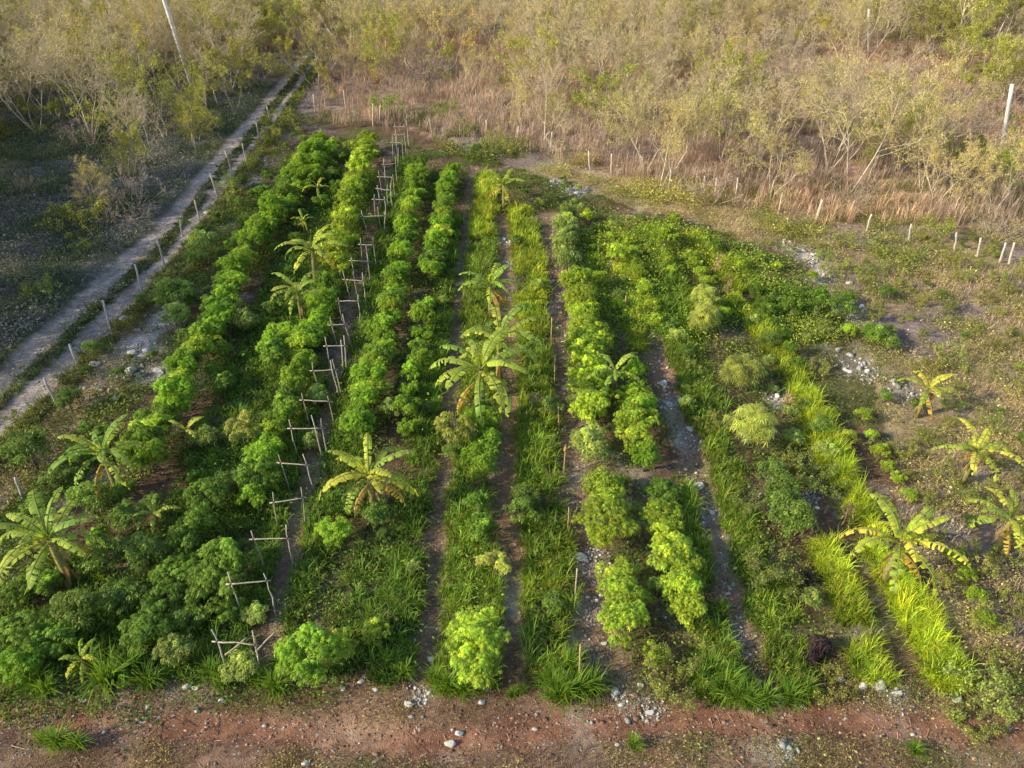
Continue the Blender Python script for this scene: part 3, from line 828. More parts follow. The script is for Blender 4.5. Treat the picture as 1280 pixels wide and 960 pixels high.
def fill(n, dens, protos, smin, smax, label, group, cat='shrub', d=.75, xr=(-20, 28), yr=(8.5, 46), nm='leafy_shrub'):
    k_ = 0
    for _ in range(n*60):
        if k_ >= n: break
        x, y = rf.uniform(*xr), rf.uniform(*yr)
        px, py = proj(x, y)
        if not dens(x, y, float(px), float(py)): continue
        if any((a-x)**2+(b-y)**2 < d*d for a, b in CROPXY): continue
        CROPXY.append((x, y)); k_ += 1
        spawn(nm, protos[rf.integers(0, len(protos))], label, cat, x, y, rf.uniform(0, 6.28), rf.uniform(smin, smax), group)
rf = np.random.default_rng(404)
def infield(x, y):
    X, Y = np.array([x]), np.array([y])
    return bool(inpoly(X, Y, FIELD)[0]) and float(masks(X, Y)['path'][0]) > 1.6
fill(58, lambda x, y, px, py: infield(x, y) and x < np.interp(y, PATH_T[:, 1], PATH_T[:, 0])-.9 and px > -60, P_bush+P_casd+P_casd, .3, .7, 'low dark shrub filling the gaps between crop rows at left', 'low shrubs between the left rows', d=.62)
fill(34, lambda x, y, px, py: infield(x, y) and 820 < px < 1040+.0*py and py > 400, P_bush+P_gshrub+P_bushl, .3, .65, 'small weedy shrub among the grassy rows right of the stony furrow', 'weedy shrubs at right', d=.6)
fill(34, lambda x, y, px, py: bool(inpoly(np.array([x]), np.array([y]), LUSH)[0]), P_casl+P_casd+P_bush, .3, .62, 'leafy shrub in the unplanted weedy upper right of the field', 'shrubs in the weedy upper right', d=.8)
fill(35, lambda x, y, px, py: infield(x, y) and 440 < px < 830, P_bush+P_bushl, .28, .5, 'small shrub in the grass strips between the middle rows', 'small shrubs between the middle rows', d=.6)
fill(90, lambda x, y, px, py: not infield(x, y) and px > 860 and px < 1330 and 300 < py < 860 and not bool(inpoly(np.array([x]), np.array([y]), FIELD)[0]), P_gshrub+[P_bush[0]], .25, .5, 'low olive bush dotted on the bare dry ground at right', 'bushes on the bare ground', cat='bush', d=.9, nm='wild_bush')
def verge(x, y, px, py):
    tx = np.interp(y, RUT2[:, 1], RUT2[:, 0])
    return tx+.8 < x < tx+8 and px > -40 and not bool(inpoly(np.array([x]), np.array([y]), FIELD)[0]) and float(masks(np.array([x]), np.array([y]))['rub'][0]) < .3
fill(75, verge, P_bush+P_gshrub, .35, .8, 'low bush on the weedy verge between the track fence and the field', 'bushes on the track verge', cat='bush', d=.9, nm='wild_bush', yr=(15, 48))

# ------------------------------------------------------------------ stakes, posts, poles
def pole_pts(L, lean=(0, 0), bend=.02, n=6, z0=-.15):
    t = np.linspace(0, 1, n)
    p = np.zeros((n, 3)); p[:, 2] = z0+(L-z0)*t
    p[:, 0] = lean[0]*t+np.cumsum(R.normal(0, bend, n))*.5; p[:, 1] = lean[1]*t+np.cumsum(R.normal(0, bend, n))*.5
    return p

FR = [(273, 314, 800), (292, 334, 730), (322, 358, 671), (338, 374, 619), (353, 388, 574), (365, 402, 532), (381, 413, 496), (394, 422, 461), (405, 427, 431),
      (418, 437, 402), (425, 446, 375), (435, 454, 349), (441, 459, 325), (449, 467, 305), (458, 476, 269), (466, 481, 250), (474, 488, 236), (477, 492, 221), (479, 495, 205), (489, 502, 179), (494, 506, 168), (496, 510, 157)]
WOODC = [(.62, .54, .43), (.68, .60, .48), (.50, .42, .33), (.62, .46, .27)]
for i, (a, b, y0) in enumerate(FR):
    zb = 1.15
    pa = np.array([*at(a, y0, zb), zb]); pb = np.array([*at(b, y0, zb), zb])
    mid = (pa+pb)/2
    bz = h1(mid[0], mid[1])
    r = bpy.data.objects.new('stake_frame', None); COL.objects.link(r); r.location = (mid[0], mid[1], bz)
    lab = 'pole stake frame with crossbar, %s from the front lane' % ordn(i)
    if i == 0: lab = 'nearest stake frame with crossbar, orange extra post and diagonal braces'
    if i == len(FR)-1: lab = 'farthest small stake frame with crossbar at the back of the row'
    tag(r, lab, 'stake frame', 'stake frames along the garden path')
    tops = []
    for q, p in enumerate((pa, pb)):
        g = Geo()
        L = zb+R.uniform(.12, .42)
        pts = pole_pts(L, R.normal(0, .07, 2), .03, 7); pts[:, :2] += (p-mid)[:2]
        addpoly(g, pts, np.linspace(.021, .014, 7)*R.uniform(.85, 1.15), WOODC[R.integers(0, 3)], 7, 0, .12)
        obj('post', g.mesh('stake_post', [M_wood], True), r)
        kz = np.interp(zb, pts[:, 2], np.arange(7)); kk = int(min(kz, 5)); tops.append(pts[kk]*(1-(kz-kk))+pts[kk+1]*(kz-kk))
    g = Geo()
    d = (tops[1]-tops[0]); d = d/np.linalg.norm(d); sl = np.array([0, -.035, R.normal(0, .015)])
    bp = np.linspace(0, 1, 5)[:, None]*(tops[1]-tops[0]+d*.20)+tops[0]-d*.10+sl
    bp[1:4] += R.normal(0, .008, (3, 3))
    addpoly(g, bp, [.017, .017, .016, .015, .013], (.55, .48, .38), 7, 0, .1)
    cb_ = obj('crossbar', g.mesh('stake_crossbar', [M_wood], True), r)
    for tp in tops:
        g = Geo(); addpoly(g, [tp+sl-d*.022, tp+sl+d*.022], [.027, .027], (.12, .11, .10), 7); obj('tie', g.mesh('stake_tie', [M_wood]), cb_)
    if i == 0:
        for (q0, z0_, q1, z1_, cc) in (((317, 793), 1.1, (324, 838), .0, (.5, .27, .08)), ((281, 816), .75, (307, 795), 1.1, (.4, .33, .25)), ((319, 812), .8, (343, 787), 1.25, (.4, .34, .27))):
            A = np.array([*at(*q0, z0_), z0_]); B = np.array([*at(*q1, z1_), z1_])
            g = Geo(); tt = np.linspace(0, 1, 5)[:, None]
            addpoly(g, A*(1-tt)+B*tt-np.array([mid[0], mid[1], 0])+R.normal(0, .006, (5, 3)), [.02]*5, cc, 7, 0, .1)
            obj('brace', g.mesh('stake_brace', [M_wood], True), r)
# loose leaning rods beside the frames
for i, (a, b) in enumerate([(402, 575), (424, 500), (430, 470), (448, 380), (460, 340), (476, 290), (484, 265), (487, 250), (497, 215)]):
    x, y = at(a, b)
    g = Geo(); L = R.uniform(1.2, 1.6)
    addpoly(g, pole_pts(L, R.normal(0, .12, 2), .02), np.linspace(.022, .014, 6), WOODC[R.integers(0, 4)], 6, 0, .1)
    single('wooden_rod', g.mesh('wooden_rod', [M_wood], True), 'thin leaning rod stuck in the soil beside the stake frames, %s from the front' % ordn(i), 'rod', x, y, group='loose rods beside the stake frames')

for i, (tx, ty, bx, by, lab) in enumerate([(731, 810, 725, 852, 'front wooden stake beside the tall grass at the end of the furrow'), (717, 712, 718, 748, 'second wooden stake from the front in the stake line right of centre'),
        (713, 634, 710, 662, 'third wooden stake from the front, orange tipped'), (709, 560, 705, 592, 'fourth wooden stake from the front with a fat orange top'),
        (700, 508, 699, 534, 'fifth wooden stake from the front beside the pale little shrub'), (697, 447, 693, 480, 'sixth wooden stake from the front, brightly lit and leaning'),
        (690, 398, 689, 432, 'rearmost wooden stake of the line right of centre'), (781, 372, 781, 392, 'lone stake among the weeds right of the middle hedge')]):
    x, y = at(bx, by); L = (by-ty)/(mpp(by)*math.cos(PITCH+math.atan((by-480)/FPX)))
    g = Geo(); addpoly(g, pole_pts(L, R.normal(0, .05, 2), .012), np.linspace(.024, .018, 6), (.58, .42, .24) if i != 1 else (.58, .48, .33), 7, 0, .12)
    if i == 3: addpoly(g, [(0, 0, L-.12), (0.01, 0, L+.02)], [.06, .05], (.62, .30, .08), 7)
    single('wooden_stake', g.mesh('wooden_stake', [M_wood], True), lab, 'stake', x, y, group='wooden stakes right of the central rows')

TP = [(20, 597, 30, 622), (55, 474, 71, 508), (86, 430, 97, 458), (127, 375, 138, 412), (167, 330, 178, 368), (197, 300, 206, 331), (221, 278, 227, 293), (243, 248, 250, 272), (263, 215, 273, 246),
      (282, 188, 293, 222), (303, 178, 309, 200), (320, 152, 324, 174), (334, 132, 338, 150)]
for i, (tx, ty, bx, by) in enumerate(TP):
    x, y = at(bx, by)
    m_ = mpp(by); L = min(1.5, max(.9, (by-ty)/(m_*math.cos(PITCH+math.atan((by-480)/FPX)))))
    xt, yt = at(tx, ty, L)
    g = Geo(); addpoly(g, pole_pts(L, np.clip((xt-x, yt-y), -.3, .3), .02), np.linspace(.046, .036, 6), (.66, .60, .54), 7, 0, .12)
    single('fence_post', g.mesh('fence_post', [M_wood], True), 'grey wooden fence post along the dirt track, %s from the front' % ordn(i), 'fence post', x, y, group='fence posts along the dirt track')
FP = [(466, 130, 466, 158), (476, 132, 474, 156), (536, 148, 541, 166), (392, 118, 394, 140), (430, 112, 433, 138), (735, 188, 738, 212), (765, 192, 764, 216), (881, 220, 881, 246), (921, 222, 919, 250), (896, 222, 893, 248), (1028, 250, 1019, 279),
      (1088, 268, 1083, 290), (1197, 292, 1194, 314), (1257, 304, 1250, 329), (1269, 304, 1262, 330), (690, 165, 688, 190)]
FP += [(648, 158, 647, 178), (608, 150, 610, 170), (838, 212, 836, 236), (1140, 280, 1137, 302), (978, 240, 974, 264), (1225, 298, 1221, 322)]
FP.sort()
for i, (tx, ty, bx, by) in enumerate(FP):
    x, y = at(bx, by)
    m_ = mpp(by); L = min(1.6, max(1.0, (by-ty)/(m_*math.cos(PITCH+math.atan((by-480)/FPX)))))
    xt, yt = at(tx, ty, L)
    fat = tx == 1028
    g = Geo(); addpoly(g, pole_pts(L, np.clip((xt-x, yt-y), -.45, .45), .025), np.linspace(.085, .06, 6) if fat else np.linspace(.055, .04, 6), (.75, .66, .54), 8, 0, .1)
    single('fence_post', g.mesh('fence_post', [M_wood], True), 'thick crooked pale fence post at the far right edge of the field' if fat else 'thin pale fence post along the back boundary, %s from the left' % ordn(i),
           'fence post', x, y, group='fence posts along the back boundary')

for (tx, ty, bx, by, L, rad, lab) in [(205, -60, 243, 116, 9.0, .15, 'tall pale utility pole rising from the woods left of the dirt track'),
                                      (1099, 22, 1086, 74, 4.0, .11, 'short white pole standing in the brush at upper right, the farther of two'),
                                      (1290, 125, 1252, 192, 4.2, .12, 'white leaning pole in the brush at the right edge of the photo')]:
    x, y = at(bx, by)
    z = h1(x, y)
    if by == 116: xt, yt = x-.9, y
    else: xt, yt = at(tx, ty, L)
    r = bpy.data.objects.new('utility_pole', None); COL.objects.link(r); r.location = (x, y, z); tag(r, lab, 'pole', 'white poles in the brush')
    g = Geo(); t = np.linspace(0, 1, 5)[:, None]
    P = t*np.array([np.clip(xt-x, -1.3, 1.3), np.clip(yt-y, -.8, .8), L])+np.array([0, 0, -.2]); addpoly(g, P, np.linspace(rad, rad*.8, 5), (.85, .83, .80), 12, 0, .03)
    obj('shaft', g.mesh('pole_shaft', [M_pole], True), r)
    if by == 116:
        g = Geo(); addpoly(g, [P[4]+np.array([-.8, 0, -.5]), P[4]+np.array([.8, 0, -.5])], [.05, .05], (.4, .38, .36), 6)
        obj('crossarm', g.mesh('pole_crossarm', [M_pole]), r)

# irrigation hoses
def hose(pts, lab):
    w = W(pts); g = Geo()
    n = 60; cum = np.linspace(0, len(w)-1, n); xs = np.interp(cum, np.arange(len(w)), w[:, 0])+np.cumsum(R.normal(0, .008, n)); ys = np.interp(cum, np.arange(len(w)), w[:, 1])
    zs = H(xs, ys)+.022
    addpoly(g, np.stack([xs, ys, zs], 1), np.full(n, .012), (.015, .015, .016), 5)
    tag(obj('irrigation_hose', g.mesh('irrigation_hose', [M_hose], True)), lab, 'hose')
hose([(350, 850), (382, 690), (410, 560), (432, 470), (452, 380), (468, 320)], 'black irrigation hose beside the path along the stake frames')
hose([(435, 815), (445, 720), (458, 650), (478, 560), (500, 450)], 'black irrigation hose in the furrow in front of the browned banana')
0 and hose([(640, 860), (634, 780), (640, 690), (628, 600)], 'black irrigation hose in the brown furrow right of the central path')

# ------------------------------------------------------------------ rocks
def rock(rng, n=2):
    import bmesh
    bm = bmesh.new(); bmesh.ops.create_icosphere(bm, subdivisions=n, radius=1)
    V = np.array([v.co[:] for v in bm.verts]); F = np.array([[v.index for v in f.verts] for f in bm.faces]); bm.free()
    for _ in range(9):     # planar cuts make it angular
        d = nrm(rng.normal(0, 1, 3)); h = rng.uniform(.45, .8)
        k_ = np.maximum(V@d-h, 0); V = V-k_[:, None]*d
    V = V*(1+rng.normal(0, .03, (len(V), 1)))*np.array([1, rng.uniform(.6, .9), rng.uniform(.45, .75)])
    return V, F
rr = np.random.default_rng(3)
P_rock = []
for q in range(6):
    V, F = rock(rr, 3); g = Geo(); c = np.array((.68, .66, .62))*np.exp(rr.normal(0, .06, (len(V), 1))); g.add(V, F, c); P_rock.append(g.mesh('limestone_rock', [M_stone]))
ROCKS = [(1098, 857, 13, 'white'), (1078, 858, 8, 'pale'), (1120, 868, 9, 'cream'), (1196, 875, 8, 'cream'), (1252, 864, 7, 'cream'), (1050, 850, 7, 'flat'), (728, 697, 11, 'bluish'), (708, 668, 5, 'small'), (873, 606, 9, 'flat white'), (890, 639, 6, 'small pale'),
         (862, 536, 7, 'pale'), (836, 505, 7, 'pale'), (828, 478, 8, 'long pale'), (770, 865, 10, 'blue grey'), (800, 858, 6, 'pink'), (812, 890, 7, 'grey'), (778, 880, 6, 'grey'), (452, 852, 6, 'pale'), (428, 860, 6, 'pale'), (418, 848, 5, 'pale'), (470, 862, 5, 'pink'), (540, 822, 7, 'bluish'),
         (234, 858, 7, 'blue grey'), (244, 860, 6, 'blue grey'), (329, 845, 7, 'pale'), (278, 876, 6, 'buff'), (510, 880, 8, 'grey'), (562, 928, 9, 'flat brownish'), (575, 915, 7, 'brownish'), (470, 950, 6, 'grey'), (382, 955, 7, 'grey'), (603, 878, 6, 'pale'), (608, 860, 8, 'grey'),
         (120, 457, 9, 'flat'), (158, 403, 9, 'long blue grey'), (172, 414, 6, 'grey'), (185, 440, 7, 'grey'), (165, 443, 8, 'grey'), (200, 466, 10, 'long pale'), (165, 465, 9, 'grey'), (145, 500, 7, 'grey'), (127, 488, 7, 'grey'), (258, 265, 5, 'pale'), (233, 375, 6, 'grey'),
         (1060, 465, 6, 'pale'), (1056, 462, 5, 'pink'), (1110, 490, 6, 'grey'), (1062, 355, 6, 'white'), (1023, 320, 6, 'white'), (1015, 330, 5, 'grey'), (985, 935, 8, 'bluish white'), (965, 640, 5, 'grey'), (1230, 695, 6, 'flat'), (752, 742, 5, 'pale'), (755, 802, 5, 'pale'), (705, 870, 6, 'pale'),
         (730, 855, 5, 'grey'), (690, 228, 5, 'pale'), (722, 243, 6, 'pale'), (905, 805, 5, 'grey'), (950, 620, 5, 'small grey'), (1148, 655, 5, 'grey'), (1192, 730, 6, 'bluish'), (910, 595, 6, 'pale flat'), (972, 862, 6, 'small white'), (975, 872, 5, 'small white'), (104, 875, 7, 'buff')]
where = [((0, 250, 380, 560), 'on the rubble by the track fence'), ((0, 480, 840, 960), 'at the front edge, left part'), ((480, 1000, 840, 960), 'at the front edge, middle part'),
         ((1000, 1280, 800, 960), 'at the front edge, right part'), ((800, 960, 470, 840), 'in the stony furrow'), ((680, 770, 600, 840), 'in the furrow of the wooden stakes'), ((960, 1280, 280, 800), 'on the bare ground at right')]
cnt = {}
for px, py, r, adj in sorted(ROCKS, key=lambda t: -t[1]):
    x, y = at(px, py); s = r/mpp(py)*.95
    w = next((t for (a, b, c, d), t in where if a <= px < b and c <= py < d), 'near the far field edge')
    k_ = (adj, w); cnt[k_] = cnt.get(k_, 0)+1
    n_ = cnt[k_]
    tot = sum(1 for q in ROCKS if q[3] == adj and next((t for (a, b, c, d), t in where if a <= q[0] < b and c <= q[1] < d), 'near the far field edge') == w)
    lab = '%s limestone rock %s' % (adj, w)+(', %s nearest of its kind' % ordn(n_-1) if tot > 1 else '')
    o = single('limestone_rock', P_rock[rr.integers(0, 6)], lab, 'rock', x, y, rr.uniform(-.5, .5), group='limestone rocks', dz=s*.22, sv=(s, s*rr.uniform(.7, 1.0), s*.9))

# small rubble as stuff
def rubble(n):
    prot = [rock(rr, 1) for _ in range(6)]
    pts = []
    while len(pts) < n:
        u = rr.random()
        if u < .66:
            (cx, cy), r_ = RUBW[rr.integers(0, len(RUBW))]; x, y = cx+rr.normal(0, r_*.55), cy+rr.normal(0, r_*.6)
        elif u < .90:
            pl = [PATH_J, PATH_M, PATH_M, PATH_J, PATH_F][rr.integers(0, 5)]; q = rr.integers(0, len(pl)-1); t = rr.random(); x, y = pl[q]*(1-t)+pl[q+1]*t+rr.normal(0, .3, 2)
        else:
            x = rr.uniform(-16, 16); y = np.interp(x, LANE[:, 0], LANE[:, 1])+rr.normal(.2, .9)
        pts.append((x, y))
    pts = np.array(pts); z = H(pts[:, 0], pts[:, 1]); g = Geo()
    for (x, y), zz in zip(pts, z):
        V, F = prot[rr.integers(0, 6)]; s = .018*math.exp(rr.normal(.35, .55)); a = rr.uniform(0, 6.28)
        if y > 20: s *= 1.6
        V2 = V@np.array([[math.cos(a), math.sin(a), 0], [-math.sin(a), math.cos(a), 0], [0, 0, 1]])*s+np.array([x, y, zz+s*.25])
        g.add(V2, F, np.array((.62, .59, .55))*math.exp(rr.normal(-.25, .3)))
    tag(obj('limestone_rubble', g.mesh('limestone_rubble', [M_stone])), 'loose white limestone rubble scattered over bare soil', 'rubble', kind='stuff')
rubble(5200)
def clods(n):
    prot = [rock(rr, 1) for _ in range(6)]; g = Geo()
    x = rr.uniform(-16, 16, n); y = np.interp(x, LANE[:, 0], LANE[:, 1])+rr.normal(.1, 1.1, n)
    k_ = fbm(x, y, .8, 205) > .42; x, y = x[k_], y[k_]; z = H(x, y)
    for a, b, c in zip(x, y, z):
        V, F = prot[rr.integers(0, 6)]; sz = .02*math.exp(rr.normal(.2, .5))
        g.add(V*sz*np.array([1, 1, .7])+np.array([a, b, c]), F, np.array((.36, .21, .15))*math.exp(rr.normal(-.2, .35)))
    tag(obj('soil_clods', g.mesh('soil_clods', [M_stone])), 'red brown soil clods strewn over the front lane', 'soil clods', kind='stuff')
clods(9000)

# ------------------------------------------------------------------ ground cover (stuff)
rg = np.random.default_rng(99)
def strip_points(poly, width, n, rng):
    p = np.array(poly); seg = np.hypot(*(p[1:]-p[:-1]).T); cum = np.concatenate([[0], np.cumsum(seg)])
    d = rng.random(n)*cum[-1]
    x = np.interp(d, cum, p[:, 0]); y = np.interp(d, cum, p[:, 1])
    i = np.clip(np.searchsorted(cum, d)-1, 0, len(seg)-1)
    t = (p[1:]-p[:-1])[i]/seg[i][:, None]
    o = (rng.uniform(-.5, .5, n)+rng.normal(0, .10, n))*width*(.7+.75*fbm(x, y, .8, 55, 2))+(fbm(x, y, 1.4, 57, 2)-.5)*.35
    return x-t[:, 1]*o, y+t[:, 0]*o, cum[-1]

DG, MG, LG, YG = (.155, .265, .038), (.235, .35, .042), (.40, .50, .048), (.48, .60, .05)
STR = [(TRACK, .5, 28, (.17, .22, .09), .12),
    (RUT2+np.array([.75, -.2]), .7, 30, (.22, .27, .10), .2),  # photo points, width m, tufts per m, colour, blade length
    ([(350, 800), (375, 740), (400, 680), (420, 610), (435, 545), (452, 460), (466, 390), (478, 310), (492, 240), (500, 200)], .95, 42, DG, .34),
    ([(492, 850), (500, 770), (515, 700), (527, 630), (538, 550), (546, 480), (556, 400), (566, 330), (576, 270)], 1.1, 50, DG, .34),
    ([(575, 870), (566, 800), (568, 740), (575, 660), (582, 600), (590, 540), (598, 460), (600, 400), (603, 330), (606, 280)], 1.0, 48, MG, .32),
    ([(604, 300), (606, 260), (608, 222)], .8, 60, LG, .42),
    ([(710, 880), (700, 830), (692, 780), (685, 700), (675, 640), (670, 560), (668, 480), (668, 420)], 1.35, 52, MG, .36),
    ([(668, 420), (664, 350), (658, 300), (650, 262)], 1.1, 55, LG, .34),
    ([(660, 745), (700, 725)], .9, 60, YG, .32),
    ([(905, 880), (890, 820), (882, 760), (872, 700), (868, 650), (850, 610)], .8, 55, MG, .34),
    ([(975, 885), (955, 820), (930, 740), (910, 660), (890, 580), (872, 510), (850, 430), (835, 370), (820, 320), (800, 290)], 1.25, 46, MG, .32),
    ([(1092, 855), (1078, 800), (1060, 750), (1040, 705), (1025, 680)], .55, 95, LG, .36),
    ([(1186, 862), (1168, 810), (1145, 765), (1120, 730), (1095, 690), (1075, 650), (1055, 610), (1035, 570), (1015, 520), (1000, 495)], .62, 130, YG, .42),
    ([(1000, 495), (985, 460), (962, 430), (940, 400), (920, 375)], .6, 80, LG, .34),
    ([(290, 850), (318, 770), (335, 700), (350, 640), (365, 570), (385, 510), (400, 470)], .7, 45, DG, .32),
    ([(150, 850), (215, 760), (270, 640), (300, 560), (330, 480), (370, 390), (410, 300), (440, 220)], 2.6, 70, DG, .30),
    ([(240, 830), (270, 790)], 2.0, 50, DG, .34),
    ([(20, 740), (120, 800)], 2.6, 70, DG, .36),
    ([(760, 410), (850, 380), (950, 370), (1000, 420)], 2.4, 22, MG, .28),
    ([(752, 430), (748, 370), (740, 290)], .6, 50, MG, .26),
    ([(805, 440), (790, 370), (770, 290)], .7, 55, LG, .28),
    ([(862, 400), (840, 340), (815, 285)], .7, 55, MG, .28),
    ([(922, 378), (895, 330), (865, 295)], .7, 55, LG, .30),
    ([(975, 420), (945, 360), (920, 320)], .7, 45, MG, .26),
    ([(880, 590), (935, 700), (985, 800), (995, 850)], 1.1, 30, MG, .28),
    ([(655, 760), (652, 700), (648, 640), (650, 590)], .5, 40, MG, .28),
    ([(620, 860), (612, 800), (618, 740), (612, 690)], .5, 40, MG, .3),
    ([(445, 850), (462, 800), (475, 740), (485, 690)], 1.3, 50, DG, .28),
    ([(545, 470), (560, 380)], .3, 30, DG, .25),
]
def build_grass():
    g = Geo()
    for pts, wd, dens, col, bl in STR:
        wp = pts if isinstance(pts, np.ndarray) else W(pts)
        _, _, L = strip_points(wp, wd, 4, rg)
        n = int(L*dens*2.1)
        x, y, _ = strip_points(wp, wd, n, rg)
        m = masks(x, y); keep = (m['path'] > .95) & (fbm(x, y, .7, 91) > .34)
        x, y = x[keep], y[keep]; n = len(x)
        z = H(x, y)
        nb = 14
        cb = np.repeat(np.stack([x, y, z], 1), nb, 0)+np.hstack([rg.normal(0, .05, (n*nb, 2)), np.zeros((n*nb, 1))])
        tall = (rg.random(n) < .10)
        tv = np.exp(rg.normal(0, .30, (n, 1)))*(.55+.9*fbm(x, y, .8, 93)[:, None])*(1+.35*tall[:, None])
        ty = np.clip(rg.normal(0, 1, (n, 1)), -1, 2.2)*.18
        tc = np.array(col)[None]*tv*(1+ty*np.array([[1.1, .3, -.2]]))
        c = np.repeat(tc, nb, 0)*np.exp(rg.normal(0, .12, (n*nb, 1)))
        dry = rg.random(n*nb) < .07
        c[dry] = np.array([.36, .30, .12])
        Lb = np.repeat(bl*rg.uniform(.45, 1.3, n)*(1+.6*tall), nb)*rg.uniform(.7, 1.2, n*nb)
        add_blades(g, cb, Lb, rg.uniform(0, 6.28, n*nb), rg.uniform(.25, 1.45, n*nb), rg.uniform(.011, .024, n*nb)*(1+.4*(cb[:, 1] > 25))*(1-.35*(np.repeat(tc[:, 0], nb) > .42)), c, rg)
    tag(obj('grass', g.mesh('grass', [M_grass])), 'lush green grass growing in strips between the crop rows', 'grass', kind='stuff')
build_grass()

def weeds(name, label, n, xr, yr, dens, colf, Lf, cover=7, hgt=.16, mat=None, spreadf=.12):
    """small leafy clumps"""
    g = Geo()
    x = rg.uniform(*xr, n*3); y = rg.uniform(*yr, n*3)
    m = masks(x, y)
    d = dens(x, y, m)
    keep = rg.random(len(x)) < d
    x, y = x[keep][:n], y[keep][:n]; n = len(x)
    z = H(x, y)
    sz = np.exp(rg.normal(0, .35, n))
    col = colf(x, y)*np.exp(rg.normal(0, .2, (n, 1)))
    P = np.repeat(np.stack([x, y, z], 1), cover, 0)
    S = np.repeat(sz, cover)[:, None]
    o = rg.normal(0, 1, (n*cover, 3))*np.array([spreadf, spreadf, 0])*S
    o[:, 2] = rg.random(n*cover)**.7*hgt*S[:, 0]
    D = nrm(o*np.array([1, 1, .3])+rg.normal(0, .08, (n*cover, 3))+np.array([0, 0, .03]))
    L = Lf*rg.uniform(.6, 1.4, n*cover)*np.sqrt(S[:, 0])
    V, F = leaves(P+o, D, L, L*.6, rg)
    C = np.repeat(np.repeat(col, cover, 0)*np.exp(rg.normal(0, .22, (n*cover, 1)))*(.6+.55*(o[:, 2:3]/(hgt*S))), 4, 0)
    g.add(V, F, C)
    tag(obj(name, g.mesh(name, [mat or M_scrub])), label, 'weeds', kind='stuff')

def colmix(a, b, s, sc_):
    return lambda x, y: np.array(a)[None]*(1-sstep(.4, .6, fbm(x, y, sc_, s))[:, None])+np.array(b)[None]*sstep(.4, .6, fbm(x, y, sc_, s))[:, None]

def d_field(x, y, m):
    left = sstep(3, -5, x-(-3))*.5
    px, py = proj(x, y)
    thin = np.where((px > 1000+.0*py) & (py > 430), .35, 1)
    return thin*m['field']*(m['path'] > 1.15)*sstep(.34, .50, fbm(x, y, 1.1, 71))*(.55+left)*(1-m['rub'])
weeds('field_weeds', 'low green weeds filling the gaps between crop plants', 26000, (-19, 17), (9, 44), d_field, colmix((.16, .28, .045), (.30, .38, .07), 72, 3), .065, 11, .20)
def d_lush(x, y, m):
    return inpoly(x, y, LUSH)*sstep(.38, .5, fbm(x, y, 1.6, 73))
weeds('lush_weeds', 'taller bright weeds in the unplanted upper right part of the field', 3600, (0, 16), (20, 40), d_lush, colmix((.19, .33, .045), (.38, .46, .07), 74, 2.2), .075, 14, .26, spreadf=.17)
def d_right(x, y, m):
    px, py = proj(x, y)
    return (1-m['field'])*(px > 740)*(py > 225)*sstep(.44, .60, fbm(x, y, 1.3, 75))*(1-m['rub'])*(1-(m['lane'] < .5)*.9)*np.where(py > 850, .55, .85)
weeds('olive_weeds', 'scattered low olive weeds on the bare ground at right', 24000, (-1, 28), (8.5, 42), d_right, colmix((.30, .32, .09), (.48, .43, .18), 76, 2.0), .05, 13, .17)
def d_verge(x, y, m):
    tx = np.interp(y, TRACK[:, 1], TRACK[:, 0])
    return (1-m['field'])*(x > tx+.2)*(x < tx+11)*(m['rut'] < .2)*sstep(.32, .46, fbm(x, y, 1.2, 78))*(1-m['rub']*.6)*((y > 17) | (x < -12))
weeds('verge_weeds', 'low dark weeds on the verge between track and field', 15000, (-26, -3), (14, 52), d_verge, colmix((.18, .23, .075), (.33, .34, .11), 79, 2.0), .065, 12, .24)
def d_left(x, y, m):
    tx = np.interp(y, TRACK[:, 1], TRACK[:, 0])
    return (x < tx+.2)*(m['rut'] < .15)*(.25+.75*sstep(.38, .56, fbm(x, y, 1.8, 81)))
weeds('track_side_weeds', 'grey green weeds in the shade left of the dirt track', 34000, (-40, -8), (16, 62), d_left, colmix((.12, .18, .10), (.25, .26, .25), 82, 3), .08, 12, .28)  # the shade's grey cast is mixed into these leaf colours
def d_lane(x, y, m):
    ly = np.interp(x, LANE[:, 0], LANE[:, 1])
    return (y < ly+1.5)*(m['lane'] > .38)*sstep(.46, .60, fbm(x, y, .9, 84))*.8
weeds('lane_weeds', 'tiny weeds dotted over the red soil of the front lane', 9000, (-15, 15), (6.5, 12), d_lane, colmix((.22, .28, .07), (.42, .36, .15), 85, 1.0), .032, 11, .08, spreadf=.08)

# back boundary strip of green weeds
def d_back(x, y, m):
    px, py = proj(x, y)
    line = np.interp(px, [560, 700, 850, 1000, 1150, 1300], [178, 208, 250, 290, 345, 400])
    return (np.abs(py-line) < 16)*sstep(.42, .52, fbm(x, y, 2.4, 86))*(px > 560)*(px < 1150)
weeds('boundary_weeds', 'belt of bushy green weeds along the back edge of the field', 4500, (-5, 28), (26, 48), d_back, colmix((.26, .34, .08), (.45, .48, .12), 87, 2.5), .075, 26, .42, spreadf=.2)

